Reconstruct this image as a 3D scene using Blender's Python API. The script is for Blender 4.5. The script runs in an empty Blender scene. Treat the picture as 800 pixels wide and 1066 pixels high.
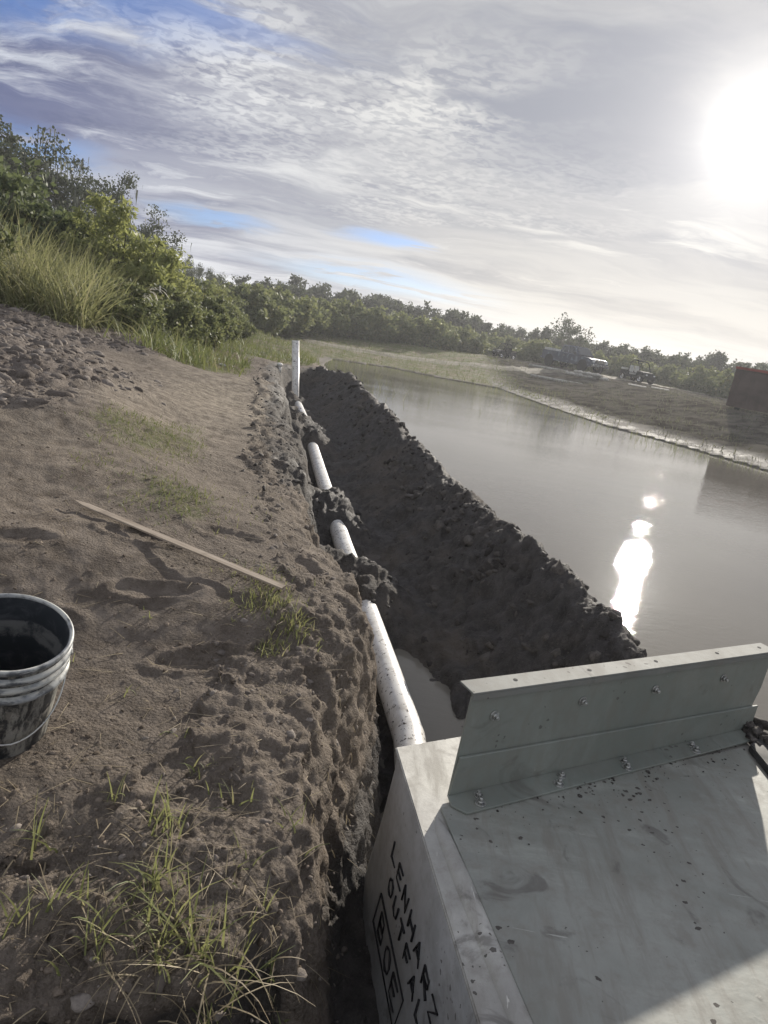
import bpy, bmesh, math, random
import numpy as np
from mathutils import Vector, Matrix
from math import sin, cos, pi, radians as R

sc = bpy.context.scene
C = sc.collection
RNG = np.random.default_rng(7)
random.seed(7)
EYE = 2.18                       # camera height above the pond surface (pond = 0)

# ------------------------------------------------------------------ noise
_perm = np.random.default_rng(3).permutation(256).astype(np.int64)
_perm = np.concatenate([_perm, _perm, _perm])
_g3 = np.random.default_rng(4).normal(size=(256, 3)); _g3 /= np.linalg.norm(_g3, axis=1)[:, None]
def perlin(x, y, z=0.0):
    x = np.asarray(x, float); y = np.asarray(y, float); z = np.zeros_like(x) + z
    xi = np.floor(x).astype(np.int64); yi = np.floor(y).astype(np.int64); zi = np.floor(z).astype(np.int64)
    xf = x - xi; yf = y - yi; zf = z - zi
    u = xf*xf*xf*(xf*(xf*6-15)+10); v = yf*yf*yf*(yf*(yf*6-15)+10); w = zf*zf*zf*(zf*(zf*6-15)+10)
    xi &= 255; yi &= 255; zi &= 255
    def g(i, j, k):
        h = _perm[_perm[_perm[(xi+i) & 255] + ((yi+j) & 255)] + ((zi+k) & 255)]
        G = _g3[h]
        return G[..., 0]*(xf-i) + G[..., 1]*(yf-j) + G[..., 2]*(zf-k)
    x00 = g(0,0,0)*(1-u)+g(1,0,0)*u; x10 = g(0,1,0)*(1-u)+g(1,1,0)*u
    x01 = g(0,0,1)*(1-u)+g(1,0,1)*u; x11 = g(0,1,1)*(1-u)+g(1,1,1)*u
    return ((x00*(1-v)+x10*v)*(1-w)+(x01*(1-v)+x11*v)*w)*1.5
def fbm(x, y, z=0.0, o=4, gain=.5):
    s = 0; a = 1; t = 0; f = 1.0
    for i in range(o):
        s = s + a*perlin(x*f+i*17.3, y*f+i*9.1, np.asarray(z)*f+i*3.7); t += a; a *= gain; f *= 2.03
    return s/t
def billow(x, y, z=0.0, o=3):
    s = 0; a = 1; t = 0; f = 1.0
    for i in range(o):
        s = s + a*(1-np.abs(perlin(x*f+i*7.3, y*f+i*19.1, np.asarray(z)*f+i*5.7))*2.2); t += a; a *= .5; f *= 2.1
    return s/t
def sstep(a, b, x):
    t = np.clip((x-a)/(b-a), 0, 1); return t*t*(3-2*t)

# ------------------------------------------------------------------ object helpers
def tag(o, label=None, cat=None, group=None, kind=None):
    if label: o['label'] = label
    if cat: o['category'] = cat
    if group: o['group'] = group
    if kind: o['kind'] = kind
    return o
def empty(name, loc=(0,0,0), rz=0):
    o = bpy.data.objects.new(name, None); C.objects.link(o); o.location = loc; o.rotation_euler = (0,0,rz)
    o.empty_display_size = .1
    return o
def link(name, me, mat=None, parent=None):
    o = bpy.data.objects.new(name, me); C.objects.link(o)
    if mat is not None and len(me.materials) == 0: me.materials.append(mat)
    if parent is not None: o.parent = parent
    return o
def np_mesh(name, V, F, smooth=False):
    """V (n,3); F (m,k) all the same k"""
    me = bpy.data.meshes.new(name)
    V = np.asarray(V, np.float32); F = np.asarray(F, np.int32)
    me.vertices.add(len(V)); me.vertices.foreach_set('co', V.ravel())
    k = F.shape[1]
    me.loops.add(F.size); me.loops.foreach_set('vertex_index', F.ravel())
    me.polygons.add(len(F))
    me.polygons.foreach_set('loop_start', np.arange(0, F.size, k, dtype=np.int32))
    me.update(calc_edges=True)
    if smooth: me.polygons.foreach_set('use_smooth', np.ones(len(F), bool))
    me.validate()
    return me
class MB:
    def __init__(s): s.bm = bmesh.new()
    def box(s, c, d, M=None, taper=1.0):
        vs = []
        for z in (-.5, .5):
            k = taper if z > 0 else 1
            for x, y in ((-.5,-.5),(.5,-.5),(.5,.5),(-.5,.5)):
                p = Vector((x*d[0]*k, y*d[1]*k, z*d[2]))
                if M is not None: p = M @ p
                vs.append(s.bm.verts.new(p + Vector(c)))
        for f in ((3,2,1,0),(4,5,6,7),(0,1,5,4),(1,2,6,5),(2,3,7,6),(3,0,4,7)):
            s.bm.faces.new([vs[i] for i in f])
        return s
    def prism(s, pts, z0, z1):
        """horizontal polygon pts extruded from z0 to z1"""
        a = [s.bm.verts.new((p[0], p[1], z0)) for p in pts]; b = [s.bm.verts.new((p[0], p[1], z1)) for p in pts]
        n = len(pts)
        s.bm.faces.new(a[::-1]); s.bm.faces.new(b)
        for i in range(n): s.bm.faces.new((a[i], a[(i+1)%n], b[(i+1)%n], b[i]))
        return s
    def slab(s, pts, off):
        """any planar polygon pts (3-D), thickened by the vector off"""
        a = [s.bm.verts.new(p) for p in pts]; b = [s.bm.verts.new(Vector(p)+Vector(off)) for p in pts]
        n = len(pts)
        s.bm.faces.new(a[::-1]); s.bm.faces.new(b)
        for i in range(n): s.bm.faces.new((a[i], a[(i+1)%n], b[(i+1)%n], b[i]))
        return s
    def tube(s, pts, r, n=10, caps=True, hollow=0):
        pts = [Vector(p) for p in pts]
        rr = r if isinstance(r, (list, tuple)) else [r]*len(pts)
        rings = []
        up = None
        for i, p in enumerate(pts):
            d = (pts[min(i+1, len(pts)-1)] - pts[max(i-1, 0)]).normalized()
            if up is None:
                up = Vector((0,0,1)) if abs(d.z) < .9 else Vector((1,0,0))
            a = d.cross(up).normalized(); b = a.cross(d).normalized(); up = b
            rings.append([s.bm.verts.new(p + (a*cos(2*pi*k/n) + b*sin(2*pi*k/n))*rr[i]) for k in range(n)])
        for i in range(len(rings)-1):
            for k in range(n):
                f = s.bm.faces.new((rings[i][k], rings[i][(k+1)%n], rings[i+1][(k+1)%n], rings[i+1][k])); f.smooth = True
        if caps:
            s.bm.faces.new(rings[0][::-1]); s.bm.faces.new(rings[-1])
        return s
    def lathe(s, prof, n=64, closed=False):
        rings = [[s.bm.verts.new((r*cos(2*pi*k/n), r*sin(2*pi*k/n), z)) for k in range(n)] for r, z in prof]
        m = len(rings)
        for i in range(m if closed else m-1):
            for k in range(n):
                f = s.bm.faces.new((rings[i][k], rings[i][(k+1)%n], rings[(i+1)%m][(k+1)%n], rings[(i+1)%m][k])); f.smooth = True
        return s
    def build(s, name, mat, parent=None, bevel=0, seg=2, smooth=False):
        bmesh.ops.recalc_face_normals(s.bm, faces=s.bm.faces)
        if bevel:
            es = [e for e in s.bm.edges if len(e.link_faces) == 2 and e.calc_face_angle(0) > R(25)]
            bmesh.ops.bevel(s.bm, geom=es, offset=bevel, segments=seg, affect='EDGES', clamp_overlap=True)
        me = bpy.data.meshes.new(name); s.bm.to_mesh(me); s.bm.free()
        if smooth:
            me.polygons.foreach_set('use_smooth', np.ones(len(me.polygons), bool))
        return link(name, me, mat, parent)

# ------------------------------------------------------------------ materials
class N:
    """tiny node-graph helper"""
    def __init__(s, name):
        s.m = bpy.data.materials.new(name); s.m.use_nodes = True
        s.t = s.m.node_tree; s.t.nodes.clear()
        s.out = s.t.nodes.new('ShaderNodeOutputMaterial')
    def n(s, typ, ins=None, **kw):
        nd = s.t.nodes.new(typ)
        for k, v in kw.items(): setattr(nd, k, v)
        for k, v in (ins or {}).items(): s.set(nd.inputs[k], v)
        return nd
    def set(s, sock, v):
        if isinstance(v, bpy.types.NodeSocket): s.t.links.new(v, sock)
        elif isinstance(v, bpy.types.Node): s.t.links.new(v.outputs[0], sock)
        else:
            if isinstance(v, (tuple, list)) and len(v) == 3 and sock.type == 'RGBA': v = (*v, 1)
            sock.default_value = v
    def noise(s, vec, scale, detail=4, rough=.55, dist=0):
        return s.n('ShaderNodeTexNoise', {'Vector': vec, 'Scale': scale, 'Detail': detail, 'Roughness': rough, 'Distortion': dist}).outputs['Fac']
    def ramp(s, fac, lo, hi, a=0.0, b=1.0):
        return s.n('ShaderNodeMapRange', {'Value': fac, 'From Min': lo, 'From Max': hi, 'To Min': a, 'To Max': b}, interpolation_type='SMOOTHSTEP').outputs[0]
    def mix(s, f, a, b, mode='MIX'):
        nd = s.t.nodes.new('ShaderNodeMix'); nd.data_type = 'RGBA'; nd.blend_type = mode
        s.set(nd.inputs[0], f); s.set(nd.inputs[6], a); s.set(nd.inputs[7], b)
        return nd.outputs[2]
    def math(s, op, a, b=0.0, c=None):
        nd = s.t.nodes.new('ShaderNodeMath'); nd.operation = op
        s.set(nd.inputs[0], a); s.set(nd.inputs[1], b)
        if c is not None: s.set(nd.inputs[2], c)
        return nd.outputs[0]
    def attr(s, name):
        return s.n('ShaderNodeAttribute', attribute_name=name).outputs['Fac']
    def pos(s, scale=(1,1,1)):
        g = s.n('ShaderNodeNewGeometry').outputs['Position']
        return g if scale == (1,1,1) else s.n('ShaderNodeMapping', {'Vector': g, 'Scale': scale}).outputs[0]
    def obj(s, scale=(1,1,1), rot=(0,0,0)):
        g = s.n('ShaderNodeTexCoord').outputs['Object']
        return s.n('ShaderNodeMapping', {'Vector': g, 'Scale': scale, 'Rotation': rot}).outputs[0]
    def bump(s, h, strength=.5, dist=.01, normal=None):
        d = {'Height': h, 'Strength': strength, 'Distance': dist}
        if normal is not None: d['Normal'] = normal
        return s.n('ShaderNodeBump', d).outputs[0]
    def pbr(s, col, rough=.8, metal=0.0, spec=.5, normal=None, **kw):
        d = {'Base Color': col, 'Roughness': rough, 'Metallic': metal, 'Specular IOR Level': spec}
        if normal is not None: d['Normal'] = normal
        d.update(kw)
        p = s.n('ShaderNodeBsdfPrincipled', d)
        s.t.links.new(p.outputs[0], s.out.inputs[0]); return s.m

def plain(name, col, rough=.6, metal=0.0, spec=.5, var=.25, scale=6):
    k = N(name); v = k.noise(k.obj(), scale, 5)
    c = k.mix(k.ramp(v, .3, .7), tuple(x*(1-var) for x in col), tuple(min(1, x*(1+var)) for x in col))
    return k.pbr(c, k.ramp(v, .3, .7, max(.05, rough-.1), min(1, rough+.1)), metal, spec)

def mat_ground():
    k = N('ground_soil'); P = k.pos()
    wet = k.attr('wet'); grass = k.attr('grass'); sand = k.attr('sand'); mound = k.attr('mound'); dull = k.attr('dull')  # wet: damp muck, plus the painted shade of the near hollow
    nb = k.noise(P, 1.3, 6, .6); nm = k.noise(P, 9, 8, .65); nf = k.noise(P, 70, 8, .7); nv = k.noise(P, 300, 3, .6)
    dry = k.mix(k.ramp(nm, .3, .72), (.108,.087,.069), (.230,.193,.159))
    dry = k.mix(k.ramp(nb, .35, .7), dry, k.mix(k.ramp(nf, .35, .65), (.096,.078,.062), (.200,.169,.139)))
    dry = k.mix(k.math('MULTIPLY', k.ramp(nv, .58, .75), .5), dry, (.33,.28,.235))
    dry = k.mix(k.math('MULTIPLY', k.ramp(nf, .58, .68), .45), dry, (.06,.045,.035))
    # leaf litter and rootlets flecks
    fl = k.noise(k.pos((22, 60, 40)), 1.6, 5, .6, 1.5)
    dry = k.mix(k.math('MULTIPLY', k.ramp(fl, .63, .70), .6), dry, (.34,.28,.19))
    dry = k.mix(k.math('MULTIPLY', k.ramp(mound, .2, .7), .75), dry, k.mix(k.ramp(nm, .3, .7), (.10,.082,.070), (.20,.172,.152)))
    sandc = k.mix(k.ramp(nm, .3, .7), (.22,.185,.135), (.38,.33,.26))
    dry = k.mix(k.math('MULTIPLY', sand, k.ramp(nm, .25, .6)), dry, sandc)
    gc = k.mix(k.ramp(nf, .3, .7), (.065,.085,.030), (.16,.165,.065))
    gc = k.mix(k.ramp(nb, .42, .60), gc, (.20,.165,.105))
    gm = k.ramp(k.math('ADD', grass, k.math('SUBTRACT', k.math('MULTIPLY', nm, .9), .45)), .38, .72)
    col = k.mix(gm, dry, gc)
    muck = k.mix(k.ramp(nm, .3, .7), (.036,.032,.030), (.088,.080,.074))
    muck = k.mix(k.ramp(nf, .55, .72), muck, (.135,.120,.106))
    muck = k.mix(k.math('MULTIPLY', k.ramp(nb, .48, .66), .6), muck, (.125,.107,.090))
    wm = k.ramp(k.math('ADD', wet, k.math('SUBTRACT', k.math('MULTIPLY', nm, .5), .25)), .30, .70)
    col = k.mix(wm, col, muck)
    rut = k.noise(k.pos((.5, .5, .5)), 2.2, 7, .68)
    col = k.mix(k.math('MULTIPLY', dull, .85), col, k.mix(k.ramp(rut, .36, .62), (.048,.043,.036), (.135,.125,.103)))
    rough = k.mix(dull, k.mix(wm, (.93,.93,.93), k.mix(k.ramp(nb, .4, .6), (.74,.74,.74), (.93,.93,.93))), (1,1,1))
    v1 = k.n('ShaderNodeTexVoronoi', {'Vector': k.n('ShaderNodeVectorMath', {0: P, 1: k.n('ShaderNodeVectorMath', {0: k.n('ShaderNodeTexNoise', {'Vector': P, 'Scale': 30.0, 'Detail': 3.0}).outputs['Color'], 1: (.03,.03,.03)}, operation='MULTIPLY').outputs[0]}, operation='ADD').outputs[0], 'Scale': 34.0}).outputs['Distance']
    v2 = k.n('ShaderNodeTexVoronoi', {'Vector': P, 'Scale': 95.0}).outputs['Distance']
    h = k.math('ADD', k.math('MULTIPLY', nf, .7), k.math('MULTIPLY', nv, .25))
    h = k.math('SUBTRACT', h, k.math('ADD', k.math('MULTIPLY', v1, k.ramp(nb, .40, .62, .10, .75)), k.math('MULTIPLY', v2, .35)))
    b = k.bump(h, .8, .022)
    b = k.bump(nm, .5, .05, b)
    return k.pbr(col, rough, 0, k.mix(dull, k.mix(wm, (.12,.12,.12), (.30,.30,.30)), (.0,.0,.0)), b)

def mat_clod(name, a, b, rough=.85, spec=.25):
    k = N(name); P = k.pos(); nf = k.noise(P, 60, 6, .7)
    ri = k.n('ShaderNodeNewGeometry').outputs['Random Per Island']
    c = k.mix(ri, a, b); c = k.mix(k.math('MULTIPLY', k.ramp(nf, .4, .7), .5), c, tuple(x*.45 for x in a))
    return k.pbr(c, rough, 0, spec, k.bump(nf, .6, .012))

def mat_water():
    k = N('pond_water')
    w1 = k.noise(k.pos((1.3, 5.0, 1)), 1.1, 5, .55, .7)
    w2 = k.noise(k.pos((5, 11, 1)), 1.5, 4, .5, .6)
    w3 = k.noise(k.pos((.16, .35, 1)), 1.0, 3)
    amp = k.ramp(w3, .35, .65, .35, 1.0)
    h = k.math('MULTIPLY', k.math('ADD', k.math('MULTIPLY', w1, .28), k.math('ADD', k.math('MULTIPLY', w2, .8), k.math('MULTIPLY', k.noise(k.pos((7,26,1)), 1.2, 3, .5, .5), .28))), amp)
    turb = k.noise(k.pos(), .35, 4)
    col = k.mix(turb, (.14,.128,.105), (.19,.175,.148))
    return k.pbr(col, .02, 0, .5, k.bump(h, .5, .0075), IOR=1.333)

def mat_leaf(name, a, b, c=None, trans=.35):
    k = N(name)
    ri = k.n('ShaderNodeNewGeometry').outputs['Random Per Island']
    oi = k.n('ShaderNodeObjectInfo').outputs['Random']
    col = k.mix(ri, a, b)
    if c: col = k.mix(k.ramp(ri, .86, .95), col, c)
    col = k.mix(k.math('MULTIPLY', oi, .35), col, tuple(x*.6 for x in a))
    d = k.n('ShaderNodeBsdfPrincipled', {'Base Color': col, 'Roughness': .62, 'Specular IOR Level': .35})
    t = k.n('ShaderNodeBsdfTranslucent', {'Color': k.mix(.5, col, tuple(min(1, x*1.6) for x in b))})
    m = k.n('ShaderNodeMixShader', {0: trans, 1: d.outputs[0], 2: t.outputs[0]})
    k.t.links.new(m.outputs[0], k.out.inputs[0]); return k.m

def mat_box(name, a, b, dirt=1.0, rough=.5, streak=(1,1,1)):
    """dusty painted composite with dried mud film, splashes and scratches"""
    k = N(name); P = k.pos(); 
    n1 = k.noise(P, 2.2, 6, .65, .4); n2 = k.noise(P, 14, 8, .7); n3 = k.noise(P, 55, 5, .6)
    st = k.noise(k.pos(streak), 3.2, 6, .7)
    col = k.mix(k.ramp(n1, .3, .7), a, b)
    col = k.mix(k.math('MULTIPLY', k.ramp(st, .5, .75), .45), col, tuple(min(1, x*1.5) for x in b))
    film = k.math('MULTIPLY', k.math('MAXIMUM', k.ramp(n2, .42, .72), k.ramp(k.noise(k.pos((9, 1.4, 3)), 1.6, 7, .7), .45, .65)), .50*dirt)
    col = k.mix(film, col, (.20,.18,.15))
    # splashes of mud: sparse dark specks gathered in drifts
    wv = k.n('ShaderNodeTexNoise', {'Vector': P, 'Scale': 60.0, 'Detail': 3.0}).outputs['Color']
    wv = k.n('ShaderNodeVectorMath', {0: wv, 1: (.022,.022,.022)}, operation='MULTIPLY').outputs[0]
    sp = k.n('ShaderNodeTexVoronoi', {'Vector': k.n('ShaderNodeVectorMath', {0: k.pos((1,1.3,1)), 1: wv}, operation='ADD').outputs[0], 'Scale': 40, 'Randomness': 1.0})
    spr = k.n('ShaderNodeSeparateColor', {0: sp.outputs['Color']}).outputs[0]
    sp = k.math('DIVIDE', sp.outputs['Distance'], k.math('ADD', k.math('POWER', spr, 4.0), .05))
    drift = k.noise(P, 3.4, 3, .5)
    thr = k.ramp(drift, .46, .66, .05, .42)
    spm = k.math('MULTIPLY', k.math('LESS_THAN', sp, thr), dirt*.85 if dirt < 1.15 else 1.0)
    blot = k.math('MULTIPLY', k.ramp(k.noise(P, 5.5, 6, .6, 1.2), .59, .70), dirt*.62)
    col = k.mix(spm, col, (.06,.052,.045))
    col = k.mix(blot, col, (.115,.105,.092))
    # fine pale scratches
    sc1 = k.noise(k.pos((3, 60, 30)), 1.0, 3, .6, .3); sc2 = k.noise(k.pos((50, 5, 30)), 1.3, 3, .6, .5)
    scr = k.math('MAXIMUM', k.ramp(sc1, .735, .75), k.ramp(sc2, .74, .755))
    col = k.mix(k.math('MULTIPLY', scr, .55), col, tuple(min(1, x*1.7) for x in b))
    rg = k.mix(k.math('MAXIMUM', spm, film), (rough,)*3, (.85,)*3)
    b_ = k.bump(k.math('ADD', k.math('MULTIPLY', n3, .3), k.math('ADD', k.math('MULTIPLY', spm, .6), k.math('MULTIPLY', blot, .5))), .35, .006)
    return k.pbr(col, rg, 0, .45, b_)

def mat_bucket():
    k = N('bucket_plastic'); P = k.obj()
    n = k.noise(P, 22, 8, .7, .6); n2 = k.noise(k.obj((1,1,.25)), 14, 6, .7); n3 = k.noise(P, 90, 4, .6)
    col = k.mix(k.ramp(n, .48, .62), (.018,.020,.023), (.19,.175,.15))
    col = k.mix(k.math('MULTIPLY', k.ramp(n2, .52, .60), .6), col, (.36,.35,.31))
    col = k.mix(k.math('MULTIPLY', k.ramp(n3, .55, .7), .5), col, (.03,.03,.03))
    return k.pbr(col, k.ramp(n, .45, .6, .42, .9), 0, .45, k.bump(n, .4, .002))
def mat_bucket_ring():
    k = N('bucket_ring'); P = k.obj(); n = k.noise(P, 30, 6, .6); n2 = k.noise(k.obj((1,1,6)), 9, 5, .6)
    col = k.mix(k.ramp(n, .40, .60), (.30,.31,.31), (.09,.095,.10))
    col = k.mix(k.ramp(n2, .48, .60), col, (.50,.50,.46))
    return k.pbr(col, .5, 0, .5, k.bump(n, .3, .002))
def mat_bucket_in():
    k = N('bucket_inside'); P = k.obj(); n = k.noise(P, 16, 7, .7, .5)
    z = k.n('ShaderNodeSeparateXYZ', {0: P}).outputs[2]
    band = k.math('MULTIPLY', k.ramp(k.math('ADD', z, k.math('MULTIPLY', n, .07)), .262, .275), k.math('SUBTRACT', 1.0, k.ramp(k.math('ADD', z, k.math('MULTIPLY', n, .05)), .312, .318)))
    col = k.mix(k.ramp(n, .45, .7), (.030,.035,.042), (.085,.090,.098))
    col = k.mix(k.math('MULTIPLY', band, k.ramp(n, .3, .55)), col, (.19,.19,.185))
    return k.pbr(col, .5, 0, .45)

def mat_pvc():
    k = N('white_pipe'); P = k.pos()
    n = k.noise(P, 9, 6, .65); sp = k.noise(P, 38, 5, .7, .6)
    c = k.mix(k.ramp(n, .4, .75), (.74,.73,.70), (.50,.475,.43))
    c = k.mix(k.ramp(sp, .585, .62), c, (.050,.042,.036))
    return k.pbr(c, k.ramp(sp, .58, .62, .35, .8), 0, .45)
def mat_wood():
    k = N('lath_wood'); g = k.noise(k.obj((2, 60, 60)), 2, 6, .6); n = k.noise(k.obj(), 7, 5)
    c = k.mix(k.ramp(g, .3, .7), (.27,.215,.16), (.46,.39,.31)); c = k.mix(k.math('MULTIPLY', k.ramp(n, .5, .7), .55), c, (.16,.125,.095))
    return k.pbr(c, .8, 0, .3, k.bump(g, .3, .002))
def mat_bark():
    k = N('tree_bark'); g = k.noise(k.obj((8, 8, 1.5)), 3, 6, .65)
    return k.pbr(k.mix(g, (.045,.038,.032), (.15,.13,.11)), .9, 0, .2, k.bump(g, .6, .02))

M = {}
M['ground'] = mat_ground()
M['clod_dry'] = mat_clod('dry_clod', (.12,.10,.085), (.26,.228,.20), .9, .15)
M['clod_wet'] = mat_clod('muck_clod', (.034,.030,.028), (.125,.112,.100), .85, .25)
M['crumb'] = mat_clod('soil_crumb', (.09,.07,.052), (.25,.205,.165), .92, .12)
M['water'] = mat_water()
M['lid'] = mat_box('lid_panel', (.205,.213,.186), (.295,.300,.268), 1.1, .48, (.6,2.4,1))
M['side'] = mat_box('box_side', (.34,.345,.345), (.44,.445,.445), .8, .5, (1,1,1))
M['edge'] = mat_box('box_edge', (.30,.29,.265), (.44,.43,.39), 1.0, .55, (1,1,1))
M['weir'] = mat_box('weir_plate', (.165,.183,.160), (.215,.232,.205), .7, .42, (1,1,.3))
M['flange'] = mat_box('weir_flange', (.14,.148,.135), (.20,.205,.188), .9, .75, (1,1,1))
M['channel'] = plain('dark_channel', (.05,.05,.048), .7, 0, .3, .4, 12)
M['steel'] = plain('zinc_bolt', (.42,.42,.40), .35, .8, .5, .4, 60)
M['hole'] = plain('bolt_hole', (.02,.02,.02), .9)
M['marker'] = plain('marker_ink', (.010,.010,.012), .6, 0, .3, .3, 40)
M['bucket'] = mat_bucket(); M['bucket_ring'] = mat_bucket_ring(); M['bucket_in'] = mat_bucket_in()
M['wire'] = plain('wire_handle', (.62,.62,.60), .35, .9, .5, .2, 30)
M['pvc'] = mat_pvc(); M['wood'] = mat_wood(); M['bark'] = mat_bark()
M['blade'] = mat_leaf('grass_blade', (.11,.135,.045), (.26,.26,.11), (.42,.36,.20), .35)
M['straw'] = mat_leaf('dry_straw', (.22,.175,.11), (.42,.35,.23), None, .2)
M['reed'] = mat_leaf('reed_blade', (.13,.155,.055), (.32,.31,.15), (.52,.46,.30), .35)
M['field'] = mat_leaf('field_grass', (.09,.13,.035), (.19,.20,.075), (.33,.28,.17), .3)
M['weed'] = mat_leaf('bank_weed', (.070,.078,.045), (.16,.16,.10), None, .3)
M['oak'] = mat_leaf('oak_leaf', (.034,.048,.026), (.090,.105,.055), None, .25)
M['far'] = mat_leaf('scrub_leaf', (.036,.050,.026), (.088,.100,.050), None, .3)
M['willow'] = mat_leaf('willow_leaf', (.14,.170,.050), (.29,.30,.11), None, .4)
M['brush'] = mat_leaf('brush_leaf', (.080,.105,.042), (.20,.215,.095), (.25,.23,.09), .35)
M['dark'] = mat_leaf('dark_brush_leaf', (.050,.075,.032), (.145,.170,.072), None, .3)
M['dead'] = mat_leaf('pale_dead_leaf', (.45,.43,.36), (.62,.60,.54), None, .3)
M['moss'] = mat_leaf('hanging_moss', (.08,.09,.07), (.14,.15,.12), None, .3)
M['rust'] = mat_leaf('rust_leaf', (.16,.085,.035), (.26,.16,.07), None, .3)

# ------------------------------------------------------------------ terrain
POND = np.array([(-3.4,-8),(-3.2,.35),(-1.2,.80),(-.55,.95),(-.40,1.0),(-.2,1.07),(-.15,1.17),(-.14,1.47),(-.16,1.86),(-.10,2.13),(-.09,2.5),(-.12,2.85),
    (-.26,3.3),(-.52,4.2),(-.68,4.7),(-.98,6.0),(-1.12,6.9),(-1.42,8.0),(-1.98,10.5),(-2.5,12.8),(-3.05,15.3),(-3.3,17.0),(-3.0,18.2),(-2.4,19.2),
    (-2.35,21),(-2.8,26),(-4.3,35),(-4.5,40),(-1.2,42),(1.4,40.7),(5.4,39.9),(6.46,33.3),(8.03,26.8),(9.4,24.7),(11.2,20.9),(13.2,16),(15,8),(15.5,-2),(14,-8)], float)
CTRL = np.array([(-.9,1.6,.93),(-.3,1.3,.92),(-.6,1.05,.88),(-.2,2,.95),(-.35,2.7,1.05),(-1.48,3.09,1.12),(-.8,4.6,1.02),(-1.3,6,1.04),(-1.8,8,1.0),
 (-2.8,12,.94),(-3.6,15,.9),(-3.2,19,.82),(-2,3.6,1.2),(-2.6,4.6,1.34),(-3.5,5.7,1.45),(-4.6,7,1.52),(-5.9,9.8,1.60),(-5.0,10.9,1.46),(-4,10,1.38),(-4,7.5,1.40),(-3,8,1.16),
 (-3.2,10.5,1.10),(-4.5,14,1.08),(-5,17,1.04),(-9,12,1.5),(-8,16,1.25),(-2,1,1.0),(-2.5,2,1.15),(-4,3,1.4),(-8,6,1.6),(-6,20,1.05),(-3.6,23,.75),(-5,28,.95),(-9,30,1.2),
 (-6,38,.75),(-8,48,1.25),(0,56,1.3),(10,55,1.35),(13.5,58.6,1.72),(12,60,1.6),(17,65,1.4),(14,45,1.33),(20,30,1.3),(25,15,1.3),(20,0,1.3),(-3,-5,1.1),(-10,-5,1.2),(0,90,1.4),(-30,40,1.5),(30,90,1.4),(-14,20,1.4),(70,40,1.35),(0,-30,1.3),(-60,-20,1.4)], float)
CREST = np.array([(2.35,1.7,.05),(2.0,2.6,.32),(1.62,3.2,.56),(1.45,3.9,.70),(1.30,4.55,.74),(1.03,5.3,.77),(.75,6.8,.77),(.24,9,.79),(-.35,12,.86),(-1.02,15,.93),(-1.48,17.4,.97),(-1.95,18.5,.93),(-2.6,18.8,.85),(-3.2,18.2,.82)], float)
SLK = np.array([(-2.4,21,1.6),(-2.8,26,.5),(-4.3,36,.09),(-2,43,.05),(1.4,44,.05),(5,42,.06),(8,31,.09),(10,25,.105),(13,16,.12),(16,5,.12),(14,-8,.15),(-10,60,.05)], float)
PIPE = [(.36,2.60,.20),(.33,3.05,.20),(.04,4.37,.20),(-.32,5.93,.215),(-.86,8.4,.24),(-1.80,12.8,.28),(-2.42,15.4,.31)]

def seg_dist(x, y, poly, closed=True):
    n = len(poly); best = np.full(x.shape, 1e9); bi = np.zeros(x.shape, int); bt = np.zeros(x.shape); bs = np.zeros(x.shape)
    for i in range(n if closed else n-1):
        a = poly[i]; b = poly[(i+1) % n]; dx, dy = b[0]-a[0], b[1]-a[1]
        t = np.clip(((x-a[0])*dx+(y-a[1])*dy)/(dx*dx+dy*dy), 0, 1)
        d = np.hypot(x-a[0]-t*dx, y-a[1]-t*dy)
        m = d < best
        best[m] = d[m]; bi[m] = i; bt[m] = t[m]
        s = np.sign((x-a[0])*dy-(y-a[1])*dx); bs[m] = s[m]
    return best, bi, bt, bs
def inside(x, y, poly):
    c = np.zeros(x.shape, bool); n = len(poly)
    for i in range(n):
        x1, y1 = poly[i][:2]; x2, y2 = poly[(i+1) % n][:2]
        if y1 == y2: continue
        c ^= ((y1 > y) != (y2 > y)) & (x < (x2-x1)*(y-y1)/(y2-y1)+x1)
    return c
def idw(x, y, pts, p=4, sharp=None):
    num = np.zeros(x.shape); den = np.zeros(x.shape)
    for a, b, v in pts:
        r = np.hypot(a, b)*.06+.12                         # points lie denser near the trench
        w = 1/((x-a)**2+(y-b)**2+r*r)**(p/2)
        num += w*v; den += w
    return num/den
PX = np.array(PIPE)
def pipe_x(y): return np.interp(y, PX[:, 1], PX[:, 0])
def pipe_z(y): return np.interp(y, PX[:, 1], PX[:, 2])

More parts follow.
